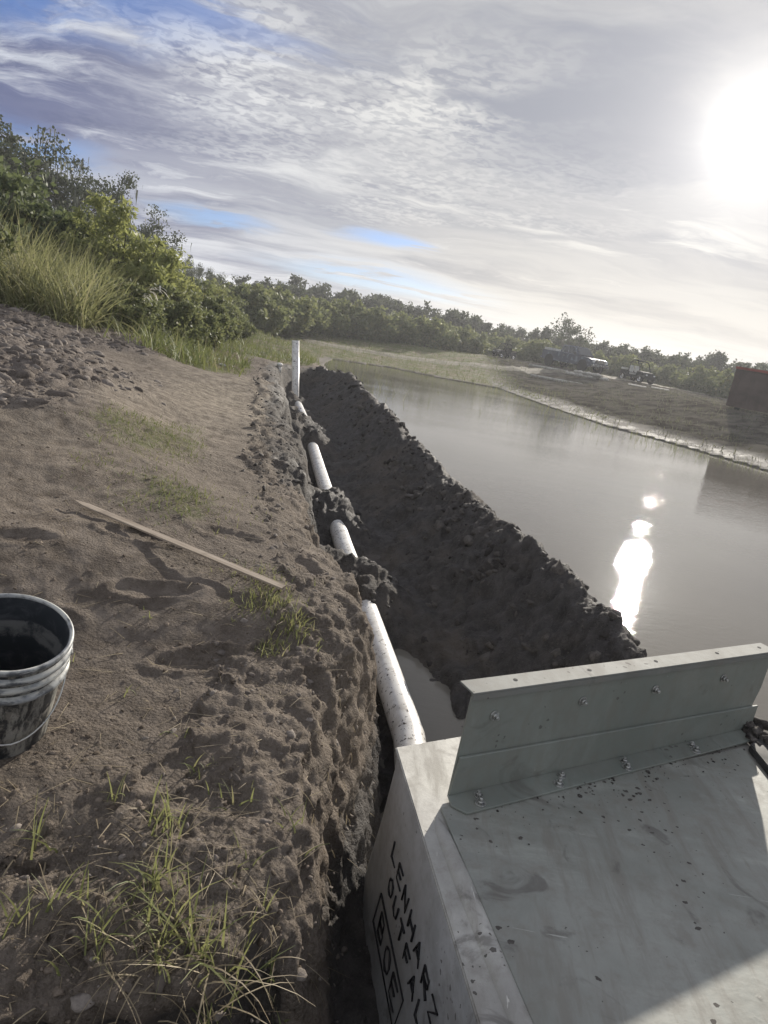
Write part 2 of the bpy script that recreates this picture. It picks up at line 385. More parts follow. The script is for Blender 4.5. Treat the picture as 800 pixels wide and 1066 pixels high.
def terrain(x, y, detail=True):
    d, bi, bt, _ = seg_dist(x, y, POND); ins = inside(x, y, POND)
    sd = np.where(ins, d, -d)
    far = np.hypot(x, y)
    wob = fbm(x*1.7, y*1.7, 2.2, 3)
    sd = sd + (wob*.17 + .10*fbm(x*4.5, y*4.5, 6.2, 3)*sstep(2, 4, y))*(far < 26)
    plat = idw(x, y, CTRL)
    trench = sstep(20.5, 18.2, y)*sstep(6, 4, x)
    k = idw(x, y, SLK, 3)
    # outside
    rise = np.where(sd < 0, -sd, 0)
    zo = np.minimum(plat, .012 + k*rise + .35*trench*rise*50 + trench*1.0)
    zo = np.where(trench > .5, plat - .06*np.exp(-rise/.12), zo)
    # inside
    di = np.where(sd > 0, sd, 0)
    pd, _, _, _ = seg_dist(x, y, PX[:, :2], False)
    floor = .10 + .09*fbm(x*2.5, y*2.5, 5, 3) - .155*sstep(5.0, 4.3, y)*sstep(1.95, 2.45, y)*sstep(.02, .12, pd)
    wsl = .30 + .22*sstep(4.3,5.5,y) + .10*wob + .14*sstep(4.2, 3.2, y)*sstep(1.3, 3, y) 
    wsl = wsl*(1-.55*sstep(1.35, 1.1, y)*sstep(.15, 0, x))
    s = sstep(0, 1, di/np.maximum(wsl, .10))**.9
    z_tr = (plat-.06)*(1-s) + floor*s
    z_pd = -np.minimum(.012+.10*di, .7)
    zi = np.where(trench > .5, z_tr, z_pd)
    z = np.where(sd > 0, zi, zo)
    # pond floor on the far side of the spoil ridge
    cd, ci, ct, cs = seg_dist(x, y, CREST, False)
    zc = CREST[ci, 2]*(1-ct) + CREST[np.minimum(ci+1, len(CREST)-1), 2]*ct
    right = cs > 0
    pondside = right & (cd > .3)
    z = np.where(pondside & (sd > 0), np.minimum(z, -.10-.10*np.minimum(cd, 4)), z)
    slump = fbm(x*.9, y*.9, 9.1, 3)
    lump = fbm(x*2.6, y*2.6, 1.1, 3)
    sl = np.where(right, 1.05, .86)
    scoop = np.abs(np.sin((y*1.15+x*.5+.5*slump)*pi/1.05))
    hb = zc + .13*slump + .10*lump + .05*(billow(x*4, y*4, 2.0, 2)-.45) + .07*(.35-scoop**.6)*(~right)*sstep(.05,.35,cd) - (np.sqrt(cd*cd+.05**2)-.05)*sl*(1+.25*slump)
    # scooped lower face: slightly hollow
    hb = hb - .05*np.sin(np.clip(cd/.8, 0, 1)*pi)*(~right)
    ridge = sstep(-.12, .12, hb-z)
    z = np.maximum(z, hb)
    # mud over the pipe
    br = np.zeros(x.shape)
    for yc, hw, hh in ((4.98,.50,.22),(6.88,.60,.21),(11.35,1.25,.28),(13.75,.35,.18),(15.1,.6,.26)):
        px = pipe_x(y) - .06
        g = np.exp(-np.abs((y-yc)/hw)**5)*np.exp(-np.abs(np.where(x < px, (x-px)/.9, (x-px)/.44))**2.4)*hh
        br = np.maximum(br, g*(1+.7*fbm(x*3, y*3, 4, 3)))
    z = np.where((sd > 0), np.maximum(z, np.minimum(z+br*1.25, .14+br*1.25*1.0+.0*z)), z)
    # ---------------- masks
    muckside = np.where((sd > 0), 1.0, 0.0)
    wet = np.where(sd > -.05, sstep(-.05, .45, sd)*1.0, 0)
    wet = np.where((trench > .5), wet, sstep(.25, 0.0, z-.0)*.55)
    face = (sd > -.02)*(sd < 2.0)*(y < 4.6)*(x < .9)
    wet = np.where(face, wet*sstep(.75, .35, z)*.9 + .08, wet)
    wet = np.maximum(wet, sstep(.02, .10, hb-z+.1)*ridge*.98*(cd < 1.4))
    wet = np.maximum(wet, np.exp(-(np.minimum(sd+.05,0)/.20)**2)*.62*sstep(4.0,5.2,y)*(trench > .5))
    wet = np.maximum(wet, sstep(.0,.05,sd)*sstep(1.35,1.15,y)*(x<.3)*1.0)  # shade of the undercut near hollow, painted in as dark muck
    rim = np.exp(-(np.minimum(sd, 0)/.55)**2)*(trench > .5)*(y > 4)
    wet = np.maximum(wet, rim*.22)
    wet = np.where((x > 5) & (sd < 0), np.maximum(wet, (.44+.3*sstep(5, 1, -sd))*sstep(60, 46, y)), wet)
    patch = fbm(x*.8, y*.8, 7.7, 4)
    gm = np.zeros(x.shape)
    g1 = np.exp(-(((x+1.9-.0)/.9)**2+((y-4.9)/1.2)**2))*.50
    g2 = sstep(8, 13, y)*(x < 0)*.85
    g3 = np.exp(-(((x+.38)/.25)**2+((y-2.5)/.28)**2))*.8
    gm = np.maximum.reduce([g1, g2, g3, (y > 34)*.75*np.ones(x.shape), np.exp(-(((x+1.0)/.5)**2+((y-3.6)/.6)**2))*.5])
    gm = gm + patch*.5
    gm = gm*sstep(.2, .8, -sd)*(x < 7) + (x >= 7)*.28
    mound = np.exp(-(((x+3.9)/1.6)**2+((y-6.2)/2.4)**2))
    mound = np.maximum(mound, sstep(1.24, 1.40, plat)*(far < 14)*(y > 2.4)*(x < 0))
    gm = gm*(1-sstep(.2, .7, mound))
    sand = np.clip(np.exp(-(((x+2.3)/1.2)**2+((y-7.5)/3.5)**2))*.9 + (y > 22)*(x < 5)*.35, 0, 1)*(1-mound)
    dull = sstep(5, 7, x)*sstep(1.0, 2.2, -sd)
    # ---------------- relief
    if detail:
        near = sstep(30, 12, far)
        clod = np.clip(np.maximum.reduce([ridge, ((sd > -.3)*(trench > .5)).astype(float)*(.45+.35*sstep(4,5.5,y)), sstep(.3, .8, mound)*.65]), 0, 1)
        up = sstep(.25, .6, z)*ridge
        z = z + near*(.022*fbm(x*3.1, y*3.1, .3, 4) + .008*fbm(x*11, y*11, .8, 4))
        z = z + near*clod*(.075*(billow(x*3.5, y*3.5, 3.3, 3)-.45)*(.62+.38*np.maximum(up, 1-ridge)) + .042*(billow(x*9, y*9, 6.3, 3)-.45)*(.55+.45*np.maximum(up, 1-ridge)))
        # foot prints and scuffs
        for fx, fy, fa in ((-.55,2.15,.5),(-.85,2.5,.3),(-.42,1.62,.9),(-1.2,2.2,.2),(-.6,1.35,1.2),(-1.1,2.9,.1),(-1.5,2.6,.4),(-.75,3.2,.2)):
            u = (x-fx)*cos(fa)+(y-fy)*sin(fa); v = -(x-fx)*sin(fa)+(y-fy)*cos(fa)
            e = (u/.15)**2+(v/.055)**2
            z = z - .012*np.exp(-e**2) + .010*np.exp(-((np.sqrt(e)-1.25)/.18)**2)
        z = z + sstep(5,7,x)*sstep(.5,3,-sd)*.16*fbm(x*1.1+y*.5, y*.5, 12, 4)
        z = z + sstep(15, 40, far)*.05*fbm(x*.35, y*.35, 3, 4)*np.where(sd < -1, 1, 0)
    return z, np.clip(wet, 0, 1), np.clip(gm, 0, 1), sand, sd, mound, ridge, plat, trench, dull

def build_ground():
    r = [.12]
    while r[-1] < 520:
        q = r[-1]
        r.append(q*(1.0062 if .8 < q < 8 else 1.0085 if q < 20 else 1.013 if q < 45 else 1.045) if q > .8 else q*1.03)
    r = np.array(r)
    a = np.concatenate([np.arange(-180, -60, 1.2), np.arange(-60, -37, .5), np.arange(-37, 35, .135), np.arange(35, 60, .5), np.arange(60, 180, 1.2)])
    a = np.radians(a)
    na, nr = len(a), len(r)
    RR, AA = np.meshgrid(r, a, indexing='ij')
    x = (RR*np.sin(AA)); y = (RR*np.cos(AA))
    z = np.empty_like(x); at = [np.empty_like(x) for _ in range(5)]
    for i in range(0, nr, 60):
        q = terrain(x[i:i+60], y[i:i+60])
        z[i:i+60] = q[0]
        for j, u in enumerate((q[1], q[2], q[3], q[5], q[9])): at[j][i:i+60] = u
    # true 3-D lumps on the steep faces
    P = np.stack([x, y, z], -1)
    dr = np.gradient(P, axis=0); da = np.gradient(P, axis=1)
    nrm = np.cross(da, dr); nrm /= (np.linalg.norm(nrm, axis=-1, keepdims=True)+1e-9); nrm *= np.sign(nrm[..., 2:3]+1e-6)
    steep = sstep(.93, .65, nrm[..., 2])*(RR < 20)
    amp = steep*.045
    m = amp > .001
    dsp = np.zeros_like(x)
    dsp[m] = amp[m]*(billow(x[m]*6, y[m]*6, z[m]*6, 4)*1.0-.45) + amp[m]*.35*fbm(x[m]*16, y[m]*16, z[m]*9, 3)
    P += nrm*dsp[..., None]
    # the near lip is undercut: soil has fallen away below the grass roots
    dep = sstep(.84, .55, P[..., 2])*sstep(1.30, 1.10, P[..., 1])*sstep(.12, -.08, P[..., 0])*(RR > .2)
    P[..., 1] += dep*.20*sstep(.2, .6, P[..., 1])
    V = P.reshape(-1, 3)
    i = np.arange(nr-1)[:, None]*na; j = np.arange(na)[None, :]; j2 = (j+1) % na
    F = np.stack([i+j, i+na+j, i+na+j2, i+j2], -1).reshape(-1, 4)
    # close the middle
    V = np.vstack([V, [[0, 0, float(z[0].mean())]]]); 
    me = np_mesh('ground', V, F, True)
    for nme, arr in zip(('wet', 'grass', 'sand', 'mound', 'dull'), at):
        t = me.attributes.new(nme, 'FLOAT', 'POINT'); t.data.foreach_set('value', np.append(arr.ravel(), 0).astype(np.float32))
    o = link('ground', me, M['ground']); tag(o, kind='structure')
    if me.polygons[0].normal.z < 0: me.flip_normals()
    return o
ground = build_ground()
def gz(x, y):
    return terrain(np.atleast_1d(np.asarray(x, float)), np.atleast_1d(np.asarray(y, float)))

w = MB(); w.bm.faces.new([w.bm.verts.new(p) for p in ((-60,-60,0),(60,-60,0),(60,60,0),(-60,60,0))])
tag(w.build('water', M['water']), kind='structure')

# ------------------------------------------------------------------ clods
def ico():
    bm = bmesh.new(); bmesh.ops.create_icosphere(bm, subdivisions=2, radius=1)
    V = np.array([v.co for v in bm.verts]); F = np.array([[v.index for v in f.verts] for f in bm.faces]); bm.free(); return V, F
IV, IF = ico()
def clods(name, pts, size, mat, flat=.7, sub=True, rough=.35):
    n = len(pts)
    if n == 0: return None
    V = np.empty((n, len(IV), 3)); off = RNG.uniform(-50, 50, (n, 3))
    base = IV[None] * (1 + rough*perlin(IV[None, :, 0]*1.3+off[:, None, 0], IV[None, :, 1]*1.3+off[:, None, 1], IV[None, :, 2]*1.3+off[:, None, 2])[..., None]
                      + .5*rough*perlin(IV[None, :, 0]*3.1+off[:, None, 0], IV[None, :, 1]*3.1+off[:, None, 1], IV[None, :, 2]*3.1+off[:, None, 2])[..., None])
    for _ in range(9):
        cn = RNG.normal(size=(n, 1, 3)); cn /= np.linalg.norm(cn, axis=-1, keepdims=True)
        ex = np.maximum((base*cn).sum(-1, keepdims=True)-RNG.uniform(.45, .85, (n, 1, 1)), 0)
        base = base-cn*ex*.92
    sc_ = RNG.uniform(.6, 1.35, (n, 1, 3)); sc_[..., 2] *= flat
    base = base*sc_*np.asarray(size)[:, None, None]
    a = RNG.uniform(0, 2*pi, n); ca, sa = np.cos(a)[:, None], np.sin(a)[:, None]
    V[..., 0] = base[..., 0]*ca-base[..., 1]*sa; V[..., 1] = base[..., 0]*sa+base[..., 1]*ca; V[..., 2] = base[..., 2]
    V += np.asarray(pts)[:, None, :]; V[..., 2] -= (np.asarray(size)*flat*.25)[:, None]
    F = (IF[None]+(np.arange(n)*len(IV))[:, None, None]).reshape(-1, 3)
    me = np_mesh(name, V.reshape(-1, 3), F, False)
    return link(name, me, mat)
def scatter(n, xr, yr, dens):
    out = np.empty((0, 2))
    while len(out) < n:
        x = RNG.uniform(*xr, n*2); y = RNG.uniform(*yr, n*2); q = terrain(x, y, False)
        k = RNG.random(n*2) < dens(x, y, q)
        out = np.vstack([out, np.c_[x, y][k]])
        if not k.any(): break
    out = out[:n]; q = terrain(out[:, 0], out[:, 1])
    return np.c_[out, q[0]], q
def logsize(n, lo, hi, p=2.2): return lo*(hi/lo)**(RNG.random(n)**p)
P_, q = scatter(9000, (-8,-1.2), (3,13), lambda x,y,q: sstep(.30,.8,q[5])*(q[4]<0)*np.clip(5/np.hypot(x,y),0,1))
tag(clods('soil_clods', P_, logsize(9000,.007,.095,3.0), M['clod_dry'], .62), 'grey brown lumps of dug soil strewn over the spoil mound on the left', 'soil clods', kind='stuff')
P_, q = scatter(8000, (-3,2.3), (2.6,19), lambda x,y,q: q[6]*(.25+.75*sstep(.30,.62,q[0]))*np.clip(5/np.hypot(x,y),0,1)*np.clip(fbm(x*2.2,y*2.2,6,2)*2.2+.6,0,1))
P_[:, 2] -= .008
B_, qb = scatter(90, (-2.6,2.0), (3.2,18), lambda x,y,q: q[6]*sstep(.35,.6,q[0])*np.clip(6/np.hypot(x,y),0,1)); B_[:, 2] -= .02
tag(clods('muck_chunks', B_, logsize(90,.05,.11,1.5), M['clod_wet'], .75, rough=.75), 'larger torn chunks of black muck lying on the crest of the spoil ridge', 'soil clods', kind='stuff')
tag(clods('muck_clods', P_, logsize(8000,.006,.060,2.9), M['clod_wet'], .8, rough=.5), 'black wet lumps of muck crowning the ridge beside the trench', 'soil clods', kind='stuff')
P_, q = scatter(1500, (-1.5,.4), (1.0,4.6), lambda x,y,q: (q[4]>-.4)*(q[0]>.12)*(x<.25-.15*y+.5)*np.clip(2/np.hypot(x,y),0,1))
tag(clods('bank_crumbs', P_, logsize(1500,.003,.020,3.0), M['clod_dry'], .8, rough=.5), 'brown crumbled soil clinging to the lip and cut face of the near bank', 'soil clods', kind='stuff')
P_, q = scatter(2600, (-3.2,1.3), (4.4,17), lambda x,y,q: (q[8]>.5)*np.where(q[4]>-.35, .9, 0)*(q[6]<.4)*(q[0]>.12)*np.clip(3/np.hypot(x,y),0,1))
tag(clods('trench_crumbs', P_, logsize(2600,.005,.034,3.2), M['clod_wet'], .8, rough=.5), 'dark crumbled soil along the trench sides and over the buried pipe', 'soil clods', kind='stuff')
P_, q = scatter(6500, (-3,.1), (.9,6), lambda x,y,q: (q[4]<.1)*np.clip(1.6/np.hypot(x,y),0,1)**2*(fbm(x*2,y*2,8,3)*1.2+.5))
tag(clods('soil_crumbs', P_, logsize(6500,.0022,.012,3.0), M['crumb'], .7), 'small crumbs of brown soil on the trampled ground around the bucket', 'soil crumbs', kind='stuff')

# ------------------------------------------------------------------ blades
def blades(name, base, h, w, mat, lean=.5, seg=4, wind=None, flatlie=0, curl=1.0, kind='stuff'):
    """curved tapered strips; base (n,3), h,w arrays"""
    n = len(base); h = np.asarray(h); w = np.asarray(w)
    a = RNG.uniform(0, 2*pi, n); dirx, diry = np.cos(a), np.sin(a)
    ln = RNG.uniform(.1, 1, n)*lean
    if wind is not None: dirx = dirx*.5+wind[0]; diry = diry*.5+wind[1]
    t = np.linspace(0, 1, seg+1)
    V = np.empty((n, seg+1, 2, 3))
    wa = RNG.uniform(0, 2*pi, n); wx, wy = np.cos(wa), np.sin(wa)
    for i, u in enumerate(t):
        th = (flatlie + ln*(.35+1.6*u*curl))
        if i == 0: cx = base[:, 0].copy(); cy = base[:, 1].copy(); cz = base[:, 2].copy() - .004
        else:
            st = h/seg
            cx += dirx*np.sin(th)*st; cy += diry*np.sin(th)*st; cz += np.cos(th)*st
        ww = w*(1-u**1.6)*.5 + .0004
        for s_, k in ((-1, 0), (1, 1)):
            V[:, i, k, 0] = cx+wx*ww*s_; V[:, i, k, 1] = cy+wy*ww*s_; V[:, i, k, 2] = cz
    idx = np.arange(n*(seg+1)*2).reshape(n, seg+1, 2)
    F = np.stack([idx[:, :-1, 0], idx[:, :-1, 1], idx[:, 1:, 1], idx[:, 1:, 0]], -1).reshape(-1, 4)
    return link(name, np_mesh(name, V.reshape(-1, 3), F, True), mat)
def tuft_pts(spots):
    pts, hs = [], []
    for x, y, n, rad, h in spots:
        p = np.c_[RNG.normal(x, rad, n), RNG.normal(y, rad, n)]; pts.append(p); hs.append(h*RNG.uniform(.45, 1.15, n))
    p = np.vstack(pts); q = terrain(p[:, 0], p[:, 1]); k = q[4] < .20
    return np.c_[p, q[0]][k], np.concatenate(hs)[k]
near_tufts = [(-.42,1.40,26,.035,.11),(-.36,1.22,30,.035,.14),(-.30,1.12,34,.03,.16),(-.44,1.08,22,.03,.13),(-.52,1.16,12,.02,.10),(-.22,1.12,16,.02,.13),(-.60,1.10,9,.02,.12),(-.72,1.05,10,.02,.12),
  (-.40,1.62,10,.03,.07),(-.2,1.35,9,.03,.08),(-.15,1.10,26,.03,.20),(-.27,1.55,8,.03,.07),(-.55,1.45,6,.02,.08),(-.1,1.5,8,.02,.09),(-.82,2.3,4,.02,.05),(-.7,1.9,4,.02,.05),(-.08,1.25,14,.03,.12),
  (-.66,1.28,7,.015,.12),(-.95,2.0,4,.015,.05),(-.5,1.75,5,.02,.05)]
pts, hs = tuft_pts(near_tufts)
tag(blades('grass_tufts', pts, hs, RNG.uniform(.003,.0058,len(hs)), M['blade'], 1.0), 'yellow green grass tufts hanging over the near lip of the bank', 'grass', kind='stuff')
pts, hs = tuft_pts([(-.40,2.55,260,.07,.05),(-.28,2.42,160,.05,.05),(-.5,2.75,120,.08,.045),(-1.0,3.6,160,.22,.035),(-.33,2.28,50,.03,.06)])
tag(blades('grass_patch', pts, hs, RNG.uniform(.002,.0045,len(hs)), M['blade'], .9), 'small green grass patch on the bank at the end of the wooden lath', 'grass', kind='stuff')
pts, hs = tuft_pts([(-.40,1.20,60,.09,.12),(-.30,1.08,80,.07,.15),(-.18,1.08,50,.03,.22),(-.55,1.10,40,.08,.10),(-.42,1.42,40,.07,.09),(-.15,1.25,30,.04,.12),(-.4,2.5,70,.10,.05),(-.7,1.05,25,.06,.1)])
tag(blades('dead_grass', pts, hs, RNG.uniform(.0018,.004,len(hs)), M['straw'], 1.3, 5, None, .7), 'bent dead straw coloured grass matted along the near lip of the bank', 'grass', kind='stuff')
# dry straw and rootlets lying on the soil
P_, q = scatter(900, (-2.2,.05), (.95,4.5), lambda x,y,q: (q[4]<.25)*np.clip(1.5/np.hypot(x,y),0,1)**2)
P_[:, 2] += .006
tag(blades('dry_straw', P_, RNG.uniform(.02,.12,900), RNG.uniform(.001,.0028,900), M['straw'], .25, 3, None, 1.38, .3), 'dry straw and rootlets lying on the trampled brown soil', 'straw', kind='stuff')
P_, q = scatter(240, (-.25,.35), (1.0,2.6), lambda x,y,q: (q[4]>.0)*(q[4]<.3)*1.0)
tag(blades('root_fringe', P_, RNG.uniform(.02,.09,240), RNG.uniform(.0008,.002,240), M['straw'], 1.2, 5, (.4,-.2), 1.6, 1.0), 'pale rootlets hanging down the cut face of the bank beside the box', 'roots', kind='stuff')
P_, q = scatter(15000, (-6,-.4), (3,15), lambda x,y,q: sstep(.25,.6,q[2])*(q[4]<-.1)*np.clip(6/np.hypot(x,y),0,1))
tag(blades('short_grass', P_, RNG.uniform(.015,.055,len(P_)), RNG.uniform(.002,.006,len(P_)), M['field'], 1.2, 2), 'short sparse grass on the sandy slope left of the trench', 'grass', kind='stuff')
P_, q = scatter(26000, (-14,9), (12,58), lambda x,y,q: sstep(.2,.55,q[2])*(q[4]<-.3)*(x<q[4]*0+9)*np.clip(18/np.hypot(x,y),0,1))
tag(blades('field_grass', P_, RNG.uniform(.06,.34,len(P_)), RNG.uniform(.012,.030,len(P_)), M['field'], 1.1, 3), 'low green and straw coloured grass on the far field beyond the standpipe', 'grass', kind='stuff')
P_, q = scatter(15000, (6,40), (14,75), lambda x,y,q: (q[4]<-.6)*(fbm(x*.5,y*.5,5,3)*1.5+.45)*np.clip(30/np.hypot(x,y),0,1))
tag(blades('bank_weeds', P_, RNG.uniform(.06,.32,len(P_)), RNG.uniform(.014,.035,len(P_)), M['weed'], .9, 2), 'low weeds on the muddy far bank of the pond', 'weeds', kind='stuff')
P_, q = scatter(1500, (-4.5,14), (12,42), lambda x,y,q: (q[4]>.0)*(np.exp(-q[4]/1.1)+.012)*(y>20)); P_[:, 2] = -.02
tag(blades('water_reeds', P_, RNG.uniform(.08,.42,len(P_)), RNG.uniform(.006,.014,len(P_)), M['field'], .4, 3), 'thin reed stems standing in the shallow edge of the pond', 'reeds', kind='stuff')
# tall cane grass left, behind the spoil mound
def cane(n, xr, yr, dens, h0, h1):
    P_, q = scatter(n, xr, yr, dens)
    return P_
P_, q = scatter(6000, (-9.5,-2.5), (10,34), lambda x,y,q: np.exp(-((np.degrees(np.arctan2(x,y))+19.5+np.clip((y-12)*.0,0,9)-sstep(12,30,y)*3.2)/(2.6-sstep(12,30,y)*1.2))**2)*(q[4]<-.4)*np.clip(14/np.hypot(x,y),0,1))
tag(blades('tall_weeds', P_, RNG.uniform(.12,.55,len(P_))*np.clip(1.25-P_[:,1]*.008,.6,1), RNG.uniform(.010,.024,len(P_)), M['field'], 1.5, 5), 'knee high tangled weeds along the foot of the left thicket', 'weeds', kind='stuff')
P_, q = scatter(17000, (-10.5,-4.2), (10.2,17), lambda x,y,q: 1.0*((x < -4.9-(y-10.2)*.18)&(x > -.95*y-1))*np.clip(fbm(x*.8,y*.8,3,2)*1.5+.75,0,1))
hh = (1.05+.75*np.clip((-P_[:,0]-4.8)/2.2,0,1))*RNG.uniform(.5,1.1,len(P_))
tag(blades('tall_grass', P_, hh, RNG.uniform(.012,.028,len(P_)), M['reed'], 1.75, 7, None), 'tall yellow green cane grass standing behind the spoil mound', 'tall grass', kind='stuff')

# ------------------------------------------------------------------ trees
def branch_tubes(mb, p, d, L, r, depth, tips, rng, droop=0, kids=(2,4), spread=.75):
    steps = 4; pts = [p.copy()]; rr = [r]; dd = d.copy()
    for i in range(steps):
        dd = (dd + Vector((rng.normal(0,.16), rng.normal(0,.16), rng.normal(0,.10)+.05-droop))).normalized()
        pts.append(pts[-1]+dd*L/steps); rr.append(r*(1-.14*(i+1)))
    mb.tube(pts, rr, 6 if depth > 1 else 4, caps=False)
    if depth <= 0:
        tips.append(pts[-1]); tips.append(pts[2]); return
    for k in range(rng.integers(*kids)+1):
        i = rng.integers(2, steps+1); ax = Vector(rng.normal(0, 1, 3)).normalized()
        nd = (dd + ax*spread).normalized()
        if nd.z < -.1: nd.z *= -.4
        branch_tubes(mb, pts[i], nd, L*rng.uniform(.58,.85), rr[i]*.62, depth-1, tips, rng, droop, kids, spread)
def leaf_mesh(name, centres, rad, per, size, rng, elong=1.7, hang=0.0, flat=.75, fill=1.0):
    n = len(centres)*per
    c = np.repeat(np.array(centres), per, 0); rr = np.repeat(np.asarray(rad), per)
    v = rng.normal(0, 1, (n, 3)); v /= np.linalg.norm(v, axis=1)[:, None]
    # twig-wise: sub clumps inside each clump give uneven density
    p = c + v*(rr*rng.random(n)**(.45))[:, None]*np.array([1, 1, flat])
    keep = fbm(p[:, 0]*2.2/size**.0*1.3, p[:, 1]*2.9, p[:, 2]*2.9, 2) > -.16
    p = p[keep]; n = len(p)
    a = rng.normal(0, 1, (n, 3)); a[:, 2] -= hang; a /= np.linalg.norm(a, axis=1)[:, None]
    b = np.cross(a, rng.normal(0, 1, (n, 3))); b /= np.linalg.norm(b, axis=1)[:, None]
    s = size*rng.uniform(.55, 1.3, n)[:, None]
    V = np.stack([p, p+a*s*elong*.5+b*s*.5, p+a*s*elong, p+a*s*elong*.5-b*s*.5], 1)
    F = np.arange(n*4).reshape(n, 4)
    return np_mesh(name, V.reshape(-1, 3), F, False)
def proto_tree(seed, H, spread, depth, per, lsize, trunk_r, mat, moss=0, droop=0, clump=.5, low=.3):
    rng = np.random.default_rng(seed); mb = MB(); tips = []
    fork = H*low
    mb.tube([(0,0,-.2),(rng.normal(0,.05),0,fork*.5),(rng.normal(0,.1),rng.normal(0,.1),fork)], [trunk_r*1.25,trunk_r,trunk_r*.85], 8, caps=False)
    for k in range(rng.integers(4,6)):
        a = 2*pi*k/5+rng.normal(0,.3); e = rng.uniform(.5,1.3)
        d = Vector((cos(a)*spread, sin(a)*spread, e)).normalized()
        branch_tubes(mb, Vector((0,0,fork*rng.uniform(.8,1))), d, H*.33, trunk_r*.6, depth, tips, rng, droop)
    tm = bpy.data.meshes.new('trunk'); 
    bmesh.ops.recalc_face_normals(mb.bm, faces=mb.bm.faces); mb.bm.to_mesh(tm); mb.bm.free(); tm.materials.append(M['bark'])
    zt = max(t.z for t in tips); k = H/(zt+clump*.6)
    for t in tips: t *= k
    co = np.empty(len(tm.vertices)*3); tm.vertices.foreach_get('co', co); tm.vertices.foreach_set('co', co*k)
    rad = rng.uniform(.55, 1.25, len(tips))*clump
    lm = leaf_mesh('crown', [tuple(t) for t in tips], rad, per, lsize, rng); lm.materials.append(mat)
    ms = None
    if moss:
        sel = [tips[i] for i in rng.choice(len(tips), min(len(tips), moss))]
        mm = MB()
        V = []; F = []
        for t in sel:
            for j in range(7):
                o = np.array(t)+rng.normal(0, clump*.5, 3); L = rng.uniform(.25, .8); w_ = rng.uniform(.02,.05); aa = rng.uniform(0, pi)
                dx, dy = cos(aa)*w_, sin(aa)*w_; s0 = len(V)
                for u in (0, .5, 1):
                    ww = (1-u)*.9+.1; sw = rng.normal(0,.03)
                    V.append((o[0]-dx*ww+sw, o[1]-dy*ww, o[2]-L*u)); V.append((o[0]+dx*ww+sw, o[1]+dy*ww, o[2]-L*u))
                F += [(s0,s0+1,s0+3,s0+2),(s0+2,s0+3,s0+5,s0+4)]
        ms = np_mesh('moss', V, F); ms.materials.append(M['moss'])
    return tm, lm, ms
def proto_shrub(seed, H, W, n, per, lsize, mat, elong=2.0, clump=.28, flat=.8, hang=0):
    """multi stemmed bush: leaves from the ground up"""
    rng = np.random.default_rng(seed); mb = MB(); tips = []; rad = []
    for i in range(n):
        a = rng.uniform(0, 2*pi); rr = W*.5*rng.random()**.5; top = H*(1-.55*(rr/(W*.5))**2)*rng.uniform(.6, 1.05)
        x, y = rr*cos(a), rr*sin(a)
        pts = [Vector((x*.25, y*.25, -.1)), Vector((x*.6, y*.6, top*.5)), Vector((x, y, top))]
        mb.tube(pts, [.022*H**.5, .014*H**.5, .004], 4, caps=False)
        for f in (.22, .45, .7, .95):
            tips.append((x*(.4+.6*f)+rng.normal(0,.12*W*.4), y*(.4+.6*f)+rng.normal(0,.12*W*.4), top*f)); rad.append(clump*rng.uniform(.6,1.3)*(1.15-.35*f))
    tm = bpy.data.meshes.new('stems'); mb.bm.to_mesh(tm); mb.bm.free(); tm.materials.append(M['bark'])
    lm = leaf_mesh('foliage', tips, rad, per, lsize, rng, elong, hang, flat); lm.materials.append(mat)
    return tm, lm, None
PROTO = {}
for i in range(3): PROTO['oak%d'%i] = proto_tree(20+i, 7.0, 1.25, 2, 170, .085, .20, M['oak'], 60, .02, .62, .25)
for i in range(5): PROTO['far%d'%i] = proto_tree(40+i, 5.2, 1.2, 2, 42, .21, .14, M['far'], 0, .0, .55, .2)
PROTO['bare'] = proto_tree(61, 6.2, .9, 3, 5, .16, .13, M['far'], 0, 0, .4, .25)
for i in range(2): PROTO['willow%d'%i] = proto_shrub(70+i, 2.4, 2.6, 34, 220, .042, M['willow'], 3.0, .30, .9, .2)
for i in range(3): PROTO['brush%d'%i] = proto_shrub(80+i, 1.6, 2.4, 26, 150, .062, M['brush'], 2.0, .28)
for i in range(3): PROTO['dark%d'%i] = proto_shrub(90+i, 2.8, 3.2, 30, 150, .085, M['dark'], 1.7, .38)
for i in range(3): PROTO['hedge%d'%i] = proto_shrub(100+i, 2.2, 4.6, 26, 95, .15, M['brush'], 1.7, .5)
PROTO['rust'] = proto_shrub(111, 3.4, 2.4, 24, 120, .09, M['rust'], 1.7, .36)
NM = {'oak': 'oak_tree', 'far': 'scrub_tree', 'bar': 'bare_tree', 'wil': 'willow_shrub', 'bru': 'weedy_shrub', 'dar': 'broadleaf_shrub', 'hed': 'brush_thicket', 'rus': 'rusty_shrub'}
def plant(kind, az, dist, label, cat, group, s=1.0, sz=None, rz=None, dz=0):
    x, y = dist*sin(R(az)), dist*cos(R(az)); z = float(gz(x, y)[7][0]) - .05 + dz
    r = empty(NM[kind[:3]], (x, y, z), random.uniform(0, 6.28) if rz is None else rz); r.scale = (s, s, sz or s)
    tag(r, label, cat, group)
    a, b, c = PROTO[kind]
    tree = cat == 'tree'
    link('trunk' if tree else 'stems', a, None, r); link('crown' if tree else 'foliage', b, None, r)
    if c is not None: tag(link('moss', c, None, r), kind='stuff')
    return r
ORD = ['first','second','third','fourth','fifth','sixth','seventh','eighth','ninth','tenth','eleventh','twelfth','thirteenth','fourteenth']

